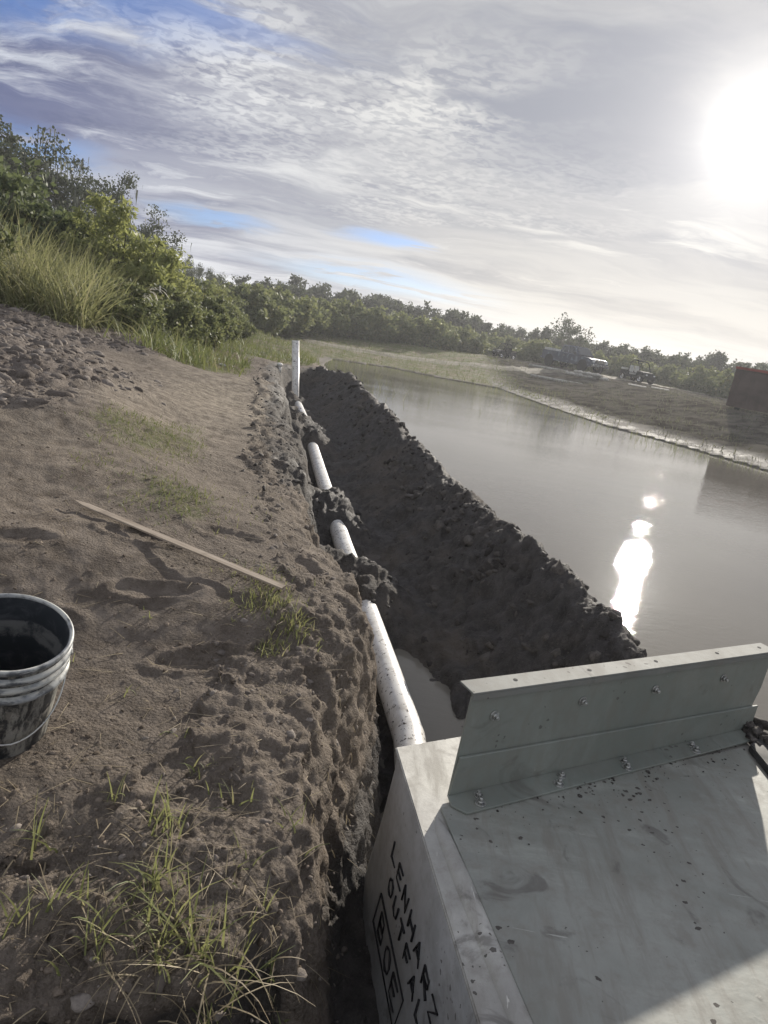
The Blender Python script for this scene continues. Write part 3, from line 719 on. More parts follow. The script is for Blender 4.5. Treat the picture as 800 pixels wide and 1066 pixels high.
# oaks rising at the upper left
for i, (az, d, s, lb) in enumerate([(-33.5,36,1.12,'tallest moss hung oak, cut by the left edge of the photo'),
    (-30.2,38,1.10,'tall dark oak with hanging moss at the upper left, highest full crown'),
    (-27.6,42,.98,'moss hung oak second in from the upper left, above the tall grass'),
    (-25.2,46,.80,'dark oak with sky gaps, lower shoulder of the left oak row'),
    (-23.2,50,.66,'small dark oak peeping above the yellow green willow shrub'),
    (-19.9,60,.62,'dark oak standing alone just right of the willow shrub'),
    (-17.8,64,.56,'smaller dark oak at the right end of the left oak row')]):
    plant('oak%d'%(i%3), az, d, lb, 'tree', 'oaks rising at the upper left', s)
# treeline behind the pond, in named stretches
def treeline(a0, a1, n, dist, H, stretch, kinds=('far',)):
    for i in range(n):
        az = a0+(a1-a0)*(i+.5)/n + random.uniform(-.35,.35)*(a1-a0)/n
        k = 'far%d' % random.randrange(5)
        plant(k, az, dist(az)*random.uniform(.95,1.06), '%s dark tree from left in the treeline %s' % (ORD[i], stretch), 'tree', 'scrub trees of the far treeline', H(az)*random.uniform(.82,1.12)/5.2)
treeline(-16, -9.6, 6, lambda a: 80, lambda a: 4.3, 'left of the standpipe')
treeline(-9.6, -2.5, 8, lambda a: 88, lambda a: 5.0, 'right behind the white standpipe')
treeline(-2.5, 5.0, 9, lambda a: 92, lambda a: 4.9, 'above the far end of the pond')
treeline(5.0, 11.0, 7, lambda a: 92, lambda a: 4.2, 'above the small dark buggy')
treeline(11.0, 16.0, 6, lambda a: 90, lambda a: 4.0, 'directly behind the pickup truck')
treeline(16.0, 22.0, 7, lambda a: 88, lambda a: 4.0, 'between the pickup and the dumpster')
treeline(22.0, 31.0, 9, lambda a: 86, lambda a: 4.5, 'behind the dumpster at the right')
plant('bare', 12.2, 80, 'half bare tree with see-through twigs, tallest behind the pickup truck', 'tree', None, .98)
# thickets in front of the treeline
def thickets(a0, a1, n, dist, s0, s1, stretch, kind='hedge'):
    for i in range(n):
        az = a0+(a1-a0)*(i+.5)/n + random.uniform(-.3,.3)*(a1-a0)/n
        plant('%s%d' % (kind, random.randrange(3)), az, dist(az)*random.uniform(.94,1.06), '%s green brush clump from left %s' % (ORD[i], stretch), 'bush', 'low brush in front of the treeline', random.uniform(s0, s1))
thickets(-16.0, -9.5, 7, lambda a: 40+(a+16)*1.6, .95, 1.2, 'in the brush left of the standpipe')
thickets(-9.5, -3.0, 8, lambda a: 54+(a+9.5)*1.3, 1.0, 1.25, 'in the brush just right of the standpipe')
thickets(-3.0, 5.0, 9, lambda a: 64, .95, 1.2, 'in the brush above the end of the pond')
thickets(5.0, 12.0, 8, lambda a: 72, .85, 1.1, 'in the brush left of the pickup')
thickets(12.0, 22.0, 10, lambda a: 74, .85, 1.1, 'in the brush right of the pickup')
thickets(22.0, 30.0, 7, lambda a: 62, .9, 1.15, 'in the brush around the dumpster')
# the left thicket
for kind, az, d, s, lb, cat in [
    ('willow0',-23.6,17.5,1.22,'big yellow green willow shrub rising in the middle of the left thicket','shrub'),
    ('willow1',-21.2,19,.92,'smaller yellow green willow shrub on the right shoulder of the big one','shrub'),
    ('dark0',-27.0,18.0,.88,'dark broadleaf bush right behind the tall cane grass','bush'),
    ('dark1',-30.5,18.5,1.08,'dark broadleaf bush above the cane grass near the left edge','bush'),
    ('dark2',-34.0,17,1.20,'tall dark broadleaf bush cut by the left edge of the photo','bush'),
    ('dark1',-28.6,23,1.22,'high dark bush under the moss hung oaks','bush'),
    ('dark0',-32.0,24,1.45,'highest dark bush below the tallest oak','bush'),
    ('dark2',-25.6,25,.98,'dark bush between the oaks and the willow shrub','bush'),
    ('rust',-33.4,24,1.25,'rusty brown leaved shrub at the left edge under the oak','shrub'),
    ('brush0',-22.4,13.2,.62,'low weedy bush with pale dead leaves at the edge of the bare soil','bush'),
    ('brush1',-24.4,14.2,.72,'leafy weed bush at the right end of the cane grass','bush'),
    ('brush2',-20.0,15.5,.80,'mid green weed bush right of the willow shrubs','bush'),
    ('brush0',-18.3,17.5,.85,'rounded weed bush left of the grassy field','bush'),
    ('brush1',-17.6,21,1.0,'grey green weed bush behind the rounded one','bush'),
    ('brush2',-16.8,26,1.0,'weed bush where the thicket meets the field','bush'),
    ('brush0',-19.3,23,1.15,'tall weed bush between the willow shrub and the field','bush'),
    ('brush1',-15.9,33,1.05,'farther weed bush along the left edge of the field','bush'),
    ('brush2',-17.4,37,1.3,'weed bush below the last oak of the left row','bush'),
    ('brush0',-14.6,40,1.1,'last weed bush before the brush of the far field','bush'),
    ('dark1',-20.6,30,.95,'dark bush behind the willow shrubs','bush'),
    ('dark0',-18.0,36,.80,'dark bush under the lone dark oak','bush'),
    ('brush0',-17.2,17.0,.50,'low sprawling weed bush where the bare soil meets the grassy field','bush'),
    ('brush2',-15.8,22,.62,'low weed bush out in the grass left of the standpipe','bush'),
    ('brush1',-14.9,27,.70,'weed bush farther out in the grass left of the standpipe','bush'),
    ('willow1',-16.2,30,.66,'small yellow green shrub at the right end of the left thicket','shrub'),
    ('brush1',-35.5,13,1.1,'weed bush beyond the left edge of the cane grass','bush')]:
    plant(kind, az, d, lb, cat, 'shrubs of the left thicket', s)
# pale dead fronds
def fronds():
    r = empty('dead_frond', (-5.15, 12.6, 1.35)); tag(r, 'pale dried leaning stalk with drooping whitish leaves by the weedy bush', 'dead plant')
    V = []; F = []
    rng = np.random.default_rng(5)
    mb = MB(); mb.tube([(0,0,-.1),(.05,0,.35),(.22,-.05,.75),(.50,-.1,.9)], [.012,.01,.007,.003], 5); mb.build('stalk', M['straw'], r)
    for j in range(26):
        u = rng.uniform(.25, 1); o = np.array([.5*u**1.6, -.1*u, .35+.55*u]); L = rng.uniform(.15,.38); a = rng.uniform(0, 2*pi); s0 = len(V); w_ = rng.uniform(.014,.028)
        for t in (0, .33, .66, 1):
            c = o+np.array([cos(a)*L*t*.8, sin(a)*L*t*.8, -.65*L*t*t+.1*t]); ww = w_*(1-.8*t*t)
            V.append(tuple(c+np.array([-sin(a)*ww, cos(a)*ww, 0]))); V.append(tuple(c-np.array([-sin(a)*ww, cos(a)*ww, 0])))
        for q_ in (0, 2, 4): F.append((s0+q_, s0+q_+1, s0+q_+3, s0+q_+2))
    link('leaves', np_mesh('leaves', V, F, True), M['dead'], r)
fronds()

# ------------------------------------------------------------------ drain pipe and standpipe
def pipes():
    pts = [Vector(p) for p in PIPE]
    # resample smoothly
    out = []
    for i in range(len(pts)-1):
        for t in np.linspace(0, 1, 6, endpoint=False): out.append(pts[i].lerp(pts[i+1], float(t)))
    out.append(pts[-1])
    mb = MB(); mb.tube(out, .084, 28)
    r = mb.build('drain_pipe', M['pvc']); tag(r, 'long white mud spattered drain pipe running along the trench to the grey box', 'pipe')
    # standpipe, leaning slightly, open at the top
    s = empty('standpipe', (-2.46,15.75,.0)); tag(s, 'upright white standpipe at the far end of the trench', 'standpipe')
    m = MB(); L = 1.62; R_, ri = .084, .076
    m.lathe([(R_,0),(R_,L),(ri,L),(ri,.02)], 28)
    pm = m.build('pipe', M['pvc'], s)
    m = MB(); m.lathe([(R_+.001,0),(.102,.0),(.102,.16),(R_+.001,.16)], 28); sc_ = m.build('socket', M['pvc'], s)
    s.rotation_euler = (0, R(-7.3), 0)
    # small capped pipe stub poking from the bank
    x, y = -3.12, 16.6; z = float(gz(x, y)[0][0])
    e = empty('pipe_stub', (x, y, z-.1)); tag(e, 'short white capped stub poking out of the bank left of the standpipe', 'pipe stub')
    MB().tube([(0,0,0),(0,0,.20)], .055, 18).build('pipe', M['pvc'], e)
    m = MB(); m.lathe([(.0,.235),(.05,.235),(.064,.222),(.064,.15),(.056,.15)], 20); m.build('cap', M['pvc'], e)
pipes()

# ------------------------------------------------------------------ wooden lath
def lath():
    a = Vector((-1.50,3.10,0)); b = Vector((-.36,2.64,0)); L = (b-a).length; ang = math.atan2(b.y-a.y, b.x-a.x)
    zs = [float(gz(a.x+(b.x-a.x)*t, a.y+(b.y-a.y)*t)[0][0]) for t in np.linspace(0, 1, 9)]
    m = MB(); m.prism([(0,-.0),(.09,-.019),(L,-.019),(L,.019),(.09,.019)], 0, .009)
    o = m.build('wooden_lath', M['wood'], None, .0012, 1)
    za = max(zs[:4]); zb = max(zs[4:])
    o.location = (a.x, a.y, zs[0]+.012); z1 = zs[-1]+.012
    mid = max(zs[i]-(zs[0]+(zs[-1]-zs[0])*i/8) for i in range(9))
    o.location.z += max(0, mid)+.002
    o.rotation_euler = (R(4), -math.atan2(zs[-1]-zs[0], L), ang)
    tag(o, 'long thin weathered wooden lath with a pointed end lying on the bare soil', 'wooden stake')
lath()

# ------------------------------------------------------------------ bucket
def bucket():
    r = empty('bucket', (-.970,1.617,.925)); tag(r, 'mud smeared dark plastic bucket with wire handle, cut by the left edge of the photo', 'bucket')
    n = Vector((.209,-.193,1)).normalized(); r.rotation_mode = 'QUATERNION'; r.rotation_quaternion = Vector((0,0,1)).rotation_difference(n)
    H = .37
    rz = lambda z: .130+(.146-.130)*z/H
    m = MB(); m.lathe([(0,0),(rz(0)-.006,0),(rz(0),.006)]+[(rz(z),z) for z in np.linspace(.03,H-.008,14)], 96); m.build('body', M['bucket'], r)
    m = MB(); m.lathe([(rz(H)-.003,H-.006)]+[(rz(z)-.004,z) for z in np.linspace(H-.02,.03,12)]+[(rz(0)-.012,.012),(0,.012)], 96); m.build('inside', M['bucket_in'], r)
    m = MB(); m.lathe([(.1415,H-.004),(.143,H+.003),(.148,H+.005),(.1525,H+.002),(.1535,H-.006),(.150,H-.012),(.1445,H-.012)], 96); m.build('rim', M['wire_rim'] if 'wire_rim' in M else M['bucket_ring'], r)
    for zc, ro in ((H-.035,.010),(H-.066,.010),(H-.100,.014)):
        z = zc; b = rz(z)
        m = MB(); m.lathe([(b-.001,z+.010),(b+ro*.75,z+.007),(b+ro,z+.002),(b+ro,z-.004),(b+ro*.6,z-.010),(b-.001,z-.012)], 96); m.build('rib', M['bucket_ring'], r)
    # wire bail hanging down on the side facing the box
    pts = []
    for t in np.linspace(-1, 1, 25):
        a = R(-48) + t*pi/2
        z = H-.10 - .155*(1-abs(t)**1.7)
        rr = rz(z)+.010+.006*(1-abs(t))
        pts.append((rr*cos(a), rr*sin(a), z))
    MB().tube(pts, .0026, 8).build('handle', M['wire'], r)
    for sgn in (-1, 1):
        a = R(-48)+sgn*pi/2; z = H-.10; b = rz(z)+.006
        MB().tube([(b*cos(a), b*sin(a), z), ((b+.018)*cos(a), (b+.018)*sin(a), z)], .012, 14).build('handle_ear', M['bucket_ring'], r)
    # dried mud and old mix in the bottom
    m = MB(); m.lathe([(0,.075),(.05,.070),(.10,.078),(.1275,.088)], 48); m.build('mud_fill', M['clod_wet'], r)
bucket()

# ------------------------------------------------------------------ outfall box
ZT = EYE-1.4
def outfall():
    r = empty('outfall_box', (.9,1.2,0)); tag(r, 'large grey muddy composite outfall box with upright bolted plate and handwritten side', 'outfall box')
    def P(o): o.matrix_parent_inverse = r.matrix_world.inverted(); return o
    bpy.context.view_layer.update()
    A = Vector((.188,2.067,0)); d = Vector((.215,-.977,0)).normalized(); out = Vector((-.977,-.215,0)).normalized()
    e = Vector((.862,.507,0)).normalized(); back = Vector((-.507,.862,0)).normalized()
    L = 2.25
    # body: flared, rounded foot; built as loops from the top down
    C0 = A; C1 = A+d*L; C2 = Vector((1.72,.25,0)); C3 = A+e*1.66
    def loop(z, dl, df, dr):
        c = [C0+out*dl+back*df*0-d*df, C1+out*dl, C2+Vector((dr,0,0)), C3+Vector((dr,0,0))+back*df]
        return [Vector((p.x, p.y, z)) for p in c]
    def body_mesh():
        bm = bmesh.new()
        T = .045
        rings = [loop(ZT,0,0,0), loop(ZT-.012,.002,.002,.002), loop(ZT-.30,.006,.03,.01), loop(ZT-.60,.014,.08,.02), loop(ZT-.80,.018,.12,.03), loop(ZT-.93,.012,.125,.03), loop(ZT-1.03,-.03,.08,-.01), loop(ZT-1.08,-.10,.0,-.08)]
        cols = []
        for q in rings:
            pts = []
            for i in range(4):
                a, b = q[i], q[(i+1) % 4]
                for t in np.linspace(0, 1, 12, endpoint=False): pts.append(a.lerp(b, float(t)))
            # round the corners: one smoothing pass on corner points
            m_ = len(pts); pp = [p.copy() for p in pts]
            for i in (0, 12, 24, 36):
                pp[i] = pts[i]*.86+(pts[i-1]+pts[(i+1) % m_])*.07
            cols.append([bm.verts.new(p) for p in pp])
        n = len(cols[0])
        for a, b in zip(cols, cols[1:]):
            for i in range(n):
                f = bm.faces.new((a[i], a[(i+1) % n], b[(i+1) % n], b[i])); f.smooth = True
        bm.faces.new(cols[0]); bm.faces.new(cols[-1][::-1])
        bmesh.ops.recalc_face_normals(bm, faces=bm.faces)
        me = bpy.data.meshes.new('body'); bm.to_mesh(me); bm.free(); return me
    body = P(link('body', body_mesh(), M['side'], r))
    # flange ledge all round the top (light, worn)
    m = MB()
    def inset(k):
        return [C0-out*k*.9+(-back)*0+e*0.0 + (-out)*0, C1-out*k, C2+Vector((-k,0,0)), C3+Vector((-k,0,0))-back*.0]
    o_ = [C0+out*.004+back*.004, C1+out*.004, C2+Vector((.02,0,0)), C3+Vector((.03,0,0))+back*.004]
    m.prism([(p.x,p.y) for p in o_], ZT+.001, ZT+.014)
    P(m.build('top_flange', M['edge'], r, .004, 2))
    z1 = ZT+.0165
    # raised rounded rail beside the lid
    q0 = Vector((.362,1.845,0)); q1 = q0+e*1.562
    rl0 = Vector((.305,1.790,0)); rdir = Vector((.176,-.63,0)).normalized()
    pts = [rl0+rdir*t+Vector((0,0,z1+.004)) for t in np.linspace(-.03, 1.95, 14)]
    pts = [p-Vector((0,0,.018+(.012 if i_ == 0 else 0))) for i_, p in enumerate(pts)]; m = MB(); m.tube(pts, [.012, .026]+[.030]*12, 22); P(m.build('side_rail', M['edge'], r))
    # lid
    l0 = rl0+rdir*.02+e*.022; lr = Vector((1.602,2.461,0))
    lid = [l0, l0+rdir*1.90, Vector((1.60,.10,0)), Vector((1.60,2.0,0)), lr]
    m = MB(); m.prism([(p.x,p.y) for p in lid], z1-.001, z1+.009); P(m.build('lid', M['lid'], r, .002, 1))
    # right rail; its shade is put into the dark material
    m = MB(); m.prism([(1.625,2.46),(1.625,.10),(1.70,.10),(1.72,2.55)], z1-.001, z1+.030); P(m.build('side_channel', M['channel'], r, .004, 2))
    # bottom angle of the weir plate
    zl = z1+.009
    def qp(s, b, h): 
        p = q0+e*s+back*b; return Vector((p.x, p.y, zl+h))
    LL = 1.562
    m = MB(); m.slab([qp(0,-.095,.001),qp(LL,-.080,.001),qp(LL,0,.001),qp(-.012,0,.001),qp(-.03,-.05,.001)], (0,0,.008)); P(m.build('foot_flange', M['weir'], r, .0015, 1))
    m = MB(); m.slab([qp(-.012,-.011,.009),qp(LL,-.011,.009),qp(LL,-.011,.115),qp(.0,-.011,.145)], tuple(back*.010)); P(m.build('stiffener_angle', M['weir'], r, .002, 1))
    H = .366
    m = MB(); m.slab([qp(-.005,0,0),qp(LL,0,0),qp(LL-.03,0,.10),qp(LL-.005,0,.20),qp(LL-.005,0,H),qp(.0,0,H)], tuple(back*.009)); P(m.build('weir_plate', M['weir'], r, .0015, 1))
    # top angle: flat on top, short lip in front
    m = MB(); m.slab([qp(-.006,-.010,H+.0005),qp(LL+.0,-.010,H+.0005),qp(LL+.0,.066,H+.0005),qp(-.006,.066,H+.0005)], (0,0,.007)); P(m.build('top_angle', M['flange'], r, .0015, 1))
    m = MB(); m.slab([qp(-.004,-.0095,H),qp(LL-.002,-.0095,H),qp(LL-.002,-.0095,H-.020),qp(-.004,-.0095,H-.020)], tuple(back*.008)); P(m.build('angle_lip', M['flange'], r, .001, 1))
    def bolt(c, ax, rad=.011, ln=.022):
        m = MB(); ax = Vector(ax).normalized(); c = Vector(c)
        m.tube([c, c+ax*.003], rad*1.55, 16); m.tube([c+ax*.003, c+ax*.012], rad, 6); m.tube([c+ax*.012, c+ax*ln], rad*.5, 10)
        P(m.build('bolt', M['steel'], r))
    for s in (.104,.486,.855,1.259): bolt(qp(s,-.0015,.307-.03), -back)
    for s in (.10,.32,.54,.76,.98,1.20,1.42): pass
    for s in (.083,.442,.752,1.137): bolt(qp(s,-.036,.009), (0,0,1), .010, .018)
    for s in (.098,.430,.762,1.150): bolt(qp(s-.03,-.068,.009), (0,0,1), .012, .022)
    for s in (.19,.52,.86,1.22,1.5):
        c = qp(s,.032,H+.0078); m = MB(); m.tube([c, c+Vector((0,0,.0008))], .0075, 12); P(m.build('bolt_hole', M['hole'], r))
    # handwriting on the side
    FT = {'L': [[(0,1),(0,0),(.8,.05)]], 'E': [[(.8,1),(0,.95),(0,0),(.85,.05)],[(0,.5),(.6,.52)]], 'N': [[(0,0),(.05,1),(.75,0),(.8,1)]], 'A': [[(0,0),(.4,1),(.85,0)],[(.15,.38),(.7,.38)]],
          'H': [[(0,1),(0,0)],[(.8,1),(.8,0)],[(0,.5),(.8,.5)]], 'R': [[(0,0),(0,1),(.7,.92),(.7,.55),(0,.48)],[(.2,.48),(.8,0)]], 'Z': [[(0,1),(.8,1),(0,0),(.85,0)]], 'M': [[(0,0),(.1,1),(.45,.3),(.8,1),(.9,0)]],
          'O': [[(.4,1),(.08,.8),(0,.45),(.12,.12),(.42,0),(.74,.15),(.82,.5),(.7,.85),(.4,1)]], 'U': [[(0,1),(.02,.25),(.35,0),(.72,.22),(.78,1)]], 'T': [[(0,1),(.85,1)],[(.42,1),(.42,0)]], 'F': [[(.8,1),(0,1),(0,0)],[(0,.5),(.6,.5)]],
          'B': [[(0,0),(0,1),(.6,.95),(.62,.58),(0,.52),(.7,.45),(.72,.06),(0,0)]], 'C': [[(.8,.85),(.45,1),(.05,.7),(.05,.25),(.4,0),(.8,.15)]], 'S': [[(.78,.85),(.4,1),(.05,.75),(.4,.52),(.78,.28),(.4,0),(0,.14)]]}
    wn = out
    def wp(s, h):
        t = np.clip(h/.6, 0, 1); o = .002+ (.006*min(h/.3,1) + .008*max(0,(h-.3)/.3)) + .0022
        p = A+d*s+out*o; return Vector((p.x, p.y, ZT-h))
    def stroke(mb, pl, wd=.0052):
        P3 = [wp(*p) for p in pl]
        mb.tube(P3, [wd*(.75+.25*sin(i*2.1)) for i in range(len(P3))], 6)
    def text(word, s0, h0, ht, adv, drift=0):
        for i, ch in enumerate(word):
            mb = MB()
            for st in FT[ch]:
                stroke(mb, [(s0+i*adv+px*adv*.74+.006*sin(i*3), h0+drift*i+ht*(1-py)) for px, py in st], .0042)
            P(mb.build('letter', M['marker'], r))
    text('LENHARZM', .20, .205, .058, .088)
    text('OUTFALL', .235, .305, .055, .084)
    text('BOE'.replace('E', 'E'), .235, .460, .078, .108)
    mb = MB(); bx = [(.185,.432),(.172,.565),(.548,.562),(.565,.428),(.185,.432)]; stroke(mb, bx, .0036); P(mb.build('letter_frame', M['marker'], r))
    return r
outfall()
# wet lumps of mud thrown on the far right corner of the box and by the bank foot
pp = np.c_[RNG.normal(1.70,.045,70), RNG.normal(2.60,.07,70), RNG.uniform(ZT+.0,ZT+.075,70)]
o = clods('mud_lumps', pp, logsize(70,.010,.045,1.3), M['clod_wet'], .8, rough=.5)
tag(o, 'wet black mud lumps heaped on the right corner of the box by the plate', 'mud', kind='stuff')
n_ = 520
pp = np.empty((n_, 3)); u = RNG.random(n_)*1.5; v = RNG.exponential(.06, n_)
pp[:, 0] = .362+.862*u+.507*(v*.9+.02)-0; pp[:, 1] = 1.845+.507*u-.862*(v*.9+.02); pp[:, 2] = ZT+.028
o = clods('mud_spatter', pp, logsize(n_,.0015,.008,1.5), M['clod_wet'], .4, rough=.4)
tag(o, 'fine mud spatter on the lid along the foot of the upright plate', 'mud', kind='stuff')

# ------------------------------------------------------------------ vehicles and things on the far bank
M['navy'] = plain('truck_paint', (.085,.10,.135), .22, .1, .6, .15, 3)
M['glass'] = plain('dark_glass', (.02,.024,.028), .08, 0, .7, .1, 3)
M['chrome'] = plain('chrome', (.62,.62,.62), .2, 1.0, .5, .15, 5)
M['tyre'] = plain('tyre_rubber', (.022,.021,.020), .85)
M['black'] = plain('black_plastic', (.022,.023,.025), .9, 0, .1)
M['white'] = plain('white_paint', (.50,.50,.47), .9, 0, .1)
M['lamp'] = plain('lamp_lens', (.55,.56,.56), .15, 0, .6)
M['red'] = plain('dull_red_paint', (.24,.045,.035), .6, 0, .4, .3, 2)
M['steelblue'] = plain('dark_steel', (.075,.052,.046), .6, .2, .4, .3, 2)
M['bag'] = plain('pale_sandbag', (.34,.33,.30), .95, 0, .1)
def wheel(c, rad, wd, parent, side):
    t = MB(); t.lathe([(rad*.62,-wd/2),(rad*.93,-wd/2),(rad,-wd*.32),(rad,wd*.32),(rad*.93,wd/2),(rad*.62,wd/2)], 28, True)
    o = t.build('wheel', M['tyre'], parent); o.location = c; o.rotation_euler = (R(90), 0, 0)
    m = MB(); m.lathe([(0,wd*.30),(rad*.2,wd*.33),(rad*.25,wd*.22),(rad*.55,wd*.26),(rad*.62,wd*.40),(rad*.64,-wd*.3),(0,-wd*.3)], 20)
    h = m.build('rim', M['chrome'], o); h.rotation_euler = (0 if side > 0 else pi, 0, 0)
def pickup():
    x, y = 60*sin(R(13.0)), 60*cos(R(13.0)); z = float(gz(x, y)[0][0])
    # front points to the viewer's right and towards the viewer
    r = empty('pickup_truck', (x, y, z+.02), R(-57)); tag(r, 'dark navy crew cab pickup truck parked on the far bank facing right', 'pickup truck')
    W = 1.95
    def side(pts, y0, y1, name, mat, bev=.05):
        m = MB(); m.slab([(px, y0, pz) for px, pz in pts], (0, y1-y0, 0)); return m.build(name, mat, r, bev, 2)
    side([(-2.9,.55),(-2.9,1.25),(-.95,1.25),(-.95,1.18),(1.25,1.18),(2.45,1.12),(2.85,1.0),(2.9,.55),(2.45,.45),(-2.5,.45)], -W/2, W/2, 'body', M['navy'], .07)
    # cab greenhouse, tapered
    m = MB(); bm = m.bm
    lo = [(-.95,-.90),(1.35,-.90),(1.35,.90),(-.95,.90)]; hi = [(-.78,-.74),(.62,-.74),(.62,.74),(-.78,.74)]
    a = [bm.verts.new((p[0],p[1],1.17)) for p in lo]; b = [bm.verts.new((p[0],p[1],1.88)) for p in hi]
    bm.faces.new(a[::-1]); bm.faces.new(b)
    for i in range(4): bm.faces.new((a[i],a[(i+1)%4],b[(i+1)%4],b[i]))
    m.build('cab', M['navy'], r, .05, 2)
    def lerp4(fx0, fx1, z0, z1, s):
        f = lambda fx, zz: (lambda t: ((-.95+.17*t)+(fx)*((1.35-.73*t)-(-.95+.17*t)), s*(.905-.16*t), zz))((zz-1.17)/.71)
        return [f(fx0,z0), f(fx1,z0), f(fx1,z1), f(fx0,z1)]
    for s in (-1, 1):
        for a_, b_ in ((.08,.44),(.49,.88)):
            m = MB(); m.slab(lerp4(a_, b_, 1.27, 1.79, s), (0, s*.012, 0)); m.build('side_window', M['glass'], r)
        m = MB(); m.box((.98, s*1.06, 1.30), (.12,.20,.20)); m.build('mirror', M['black'], r, .03)
        for xx in (-1.9, 1.95):
            wheel((xx, s*.86, .42), .42, .26, r, -s)
        m = MB(); m.tube([(-1.9,s*.98,.42),(-1.9,s*1.0,.42)], .52, 24); m.build('wheel_arch', M['black'], r)
        m = MB(); m.tube([(1.95,s*.98,.42),(1.95,s*1.0,.42)], .52, 24); m.build('wheel_arch', M['black'], r)
        m = MB(); m.box((2.84, s*.74, .93), (.14,.34,.24)); m.build('headlight', M['lamp'], r, .03)
        m = MB(); m.box((0, s*1.03, .42), (2.3,.12,.06)); m.build('running_board', M['chrome'], r, .02)
        m = MB(); m.box((-.25, s*.985, 1.02), (.16,.02,.035)); m.build('door_handle', M['chrome'], r)
    m = MB(); m.slab([(1.30,-.80,1.24),(1.30,.80,1.24),(.70,.68,1.80),(.70,-.68,1.80)], (.04,0,.04)); m.build('windscreen', M['glass'], r)
    m = MB(); m.box((2.90,0,.93), (.08,1.1,.30)); g = m.build('grille', M['black'], r, .02)
    m = MB()
    for zz in (.84,.93,1.02): m.box((2.945,0,zz), (.02,1.05,.03))
    m.build('grille_bar', M['chrome'], g)
    m = MB(); m.box((2.98,0,.62), (.22,1.92,.22)); m.build('front_bumper', M['chrome'], r, .05)
    m = MB(); m.box((-3.0,0,.62), (.18,1.85,.16)); m.build('rear_bumper', M['chrome'], r, .04)
    m = MB(); m.box((-2.55,0,1.36), (.55,1.7,.20)); t = m.build('bed_toolbox', M['white'], r, .02)
pickup()
def buggy(az, dist, rz, label, white, sc_=1.0):
    x, y = dist*sin(R(az)), dist*cos(R(az)); z = float(gz(x, y)[0][0])
    r = empty('utility_buggy', (x, y, z), rz); r.scale = (sc_,)*3; tag(r, label, 'utility vehicle')
    m = MB(); m.slab([(-1.35,-.68,.35),(-1.35,-.68,.85),(-.45,-.68,.85),(-.40,-.68,.52),(.35,-.68,.52),(.45,-.68,.95),(1.15,-.68,.85),(1.40,-.68,.60),(1.38,-.68,.35)], (0,1.36,0)); m.build('body', M['black'], r, .05)
    m = MB()
    for s in (-.62,.62):
        m.tube([(-.5,s,.8),(-.42,s,1.55),(-.1,s,1.75),(.30,s,1.68),(.72,s,.95)], .03, 8)
    for q_ in ((-.42,1.55),(-.1,1.75),(.30,1.68)): m.tube([(q_[0],-.62,q_[1]),(q_[0],.62,q_[1])], .028, 8)
    m.build('roll_cage', M['black'], r)
    for s in (-.32,.32):
        m = MB(); m.box((-.28,s,.62), (.48,.5,.14)); m.box((-.50,s,.98), (.13,.5,.62)); m.build('seat', M['white'] if white else M['black'], r, .04)
    for xx in (-.9,.95):
        for s in (-1,1): wheel((xx, s*.66, .31), .31, .25, r, -s)
    m = MB(); m.box((-1.0,0,.95), (.72,1.25,.16)); m.build('cargo_bed', M['white'] if white else M['steelblue'], r, .03)
    for s in (-.45,.45):
        m = MB(); m.box((1.36,s,.68), (.06,.22,.11)); m.build('headlight', M['lamp'], r, .02)
buggy(7.5, 62, R(-150), 'small dark utility buggy parked left of the pickup truck', False, .72)
buggy(18.0, 58, R(-60), 'dark utility buggy with pale seats and bed, right of the pickup truck', True, .95)
def dumpster():
    x, y = 38*sin(R(24.7)), 38*cos(R(24.7)); z = float(gz(x, y)[0][0])
    r = empty('dumpster', (x, y, z), R(-28)); tag(r, 'dark steel dumpster with dull red end at the right edge, on the far bank', 'dumpster')
    Lx, Ly, H = 4.6, 2.3, 1.85
    for nm, c, dm, mt in (('side_wall',(Lx/2,0,H/2+.15),(Lx,.08,H),'steelblue'),('side_wall',(Lx/2,Ly,H/2+.15),(Lx,.08,H),'steelblue'),('end_wall',(.04,Ly/2,H/2+.15),(.08,Ly-.09,H),'red'),('end_wall',(Lx-.04,Ly/2,H/2+.15),(.08,Ly-.09,H),'red'),('floor',(Lx/2,Ly/2,.20),(Lx-.18,Ly-.1,.08),'steelblue')):
        MB().box(c, dm).build(nm, M[mt], r, .01)
    for i in range(8): MB().box((.25+i*(Lx-.5)/7,-.075,H/2+.13), (.10,.07,H-.15)).build('side_rib', M['steelblue'], r, .01)
    MB().box((Lx/2,-.06,H+.18), (Lx+.08,.14,.12)).build('top_rail', M['red'], r, .02)
    MB().box((Lx/2,Ly+.06,H+.18), (Lx+.08,.14,.12)).build('top_rail', M['red'], r, .02)
    for xx in (.5, Lx-.5): MB().tube([(xx,.1,.10),(xx,Ly-.1,.10)], .10, 14).build('roller', M['black'], r)
    MB().box((1.9,-.115,1.45), (.5,.008,.20)).build('side_plate', M['bag'], r)
dumpster()
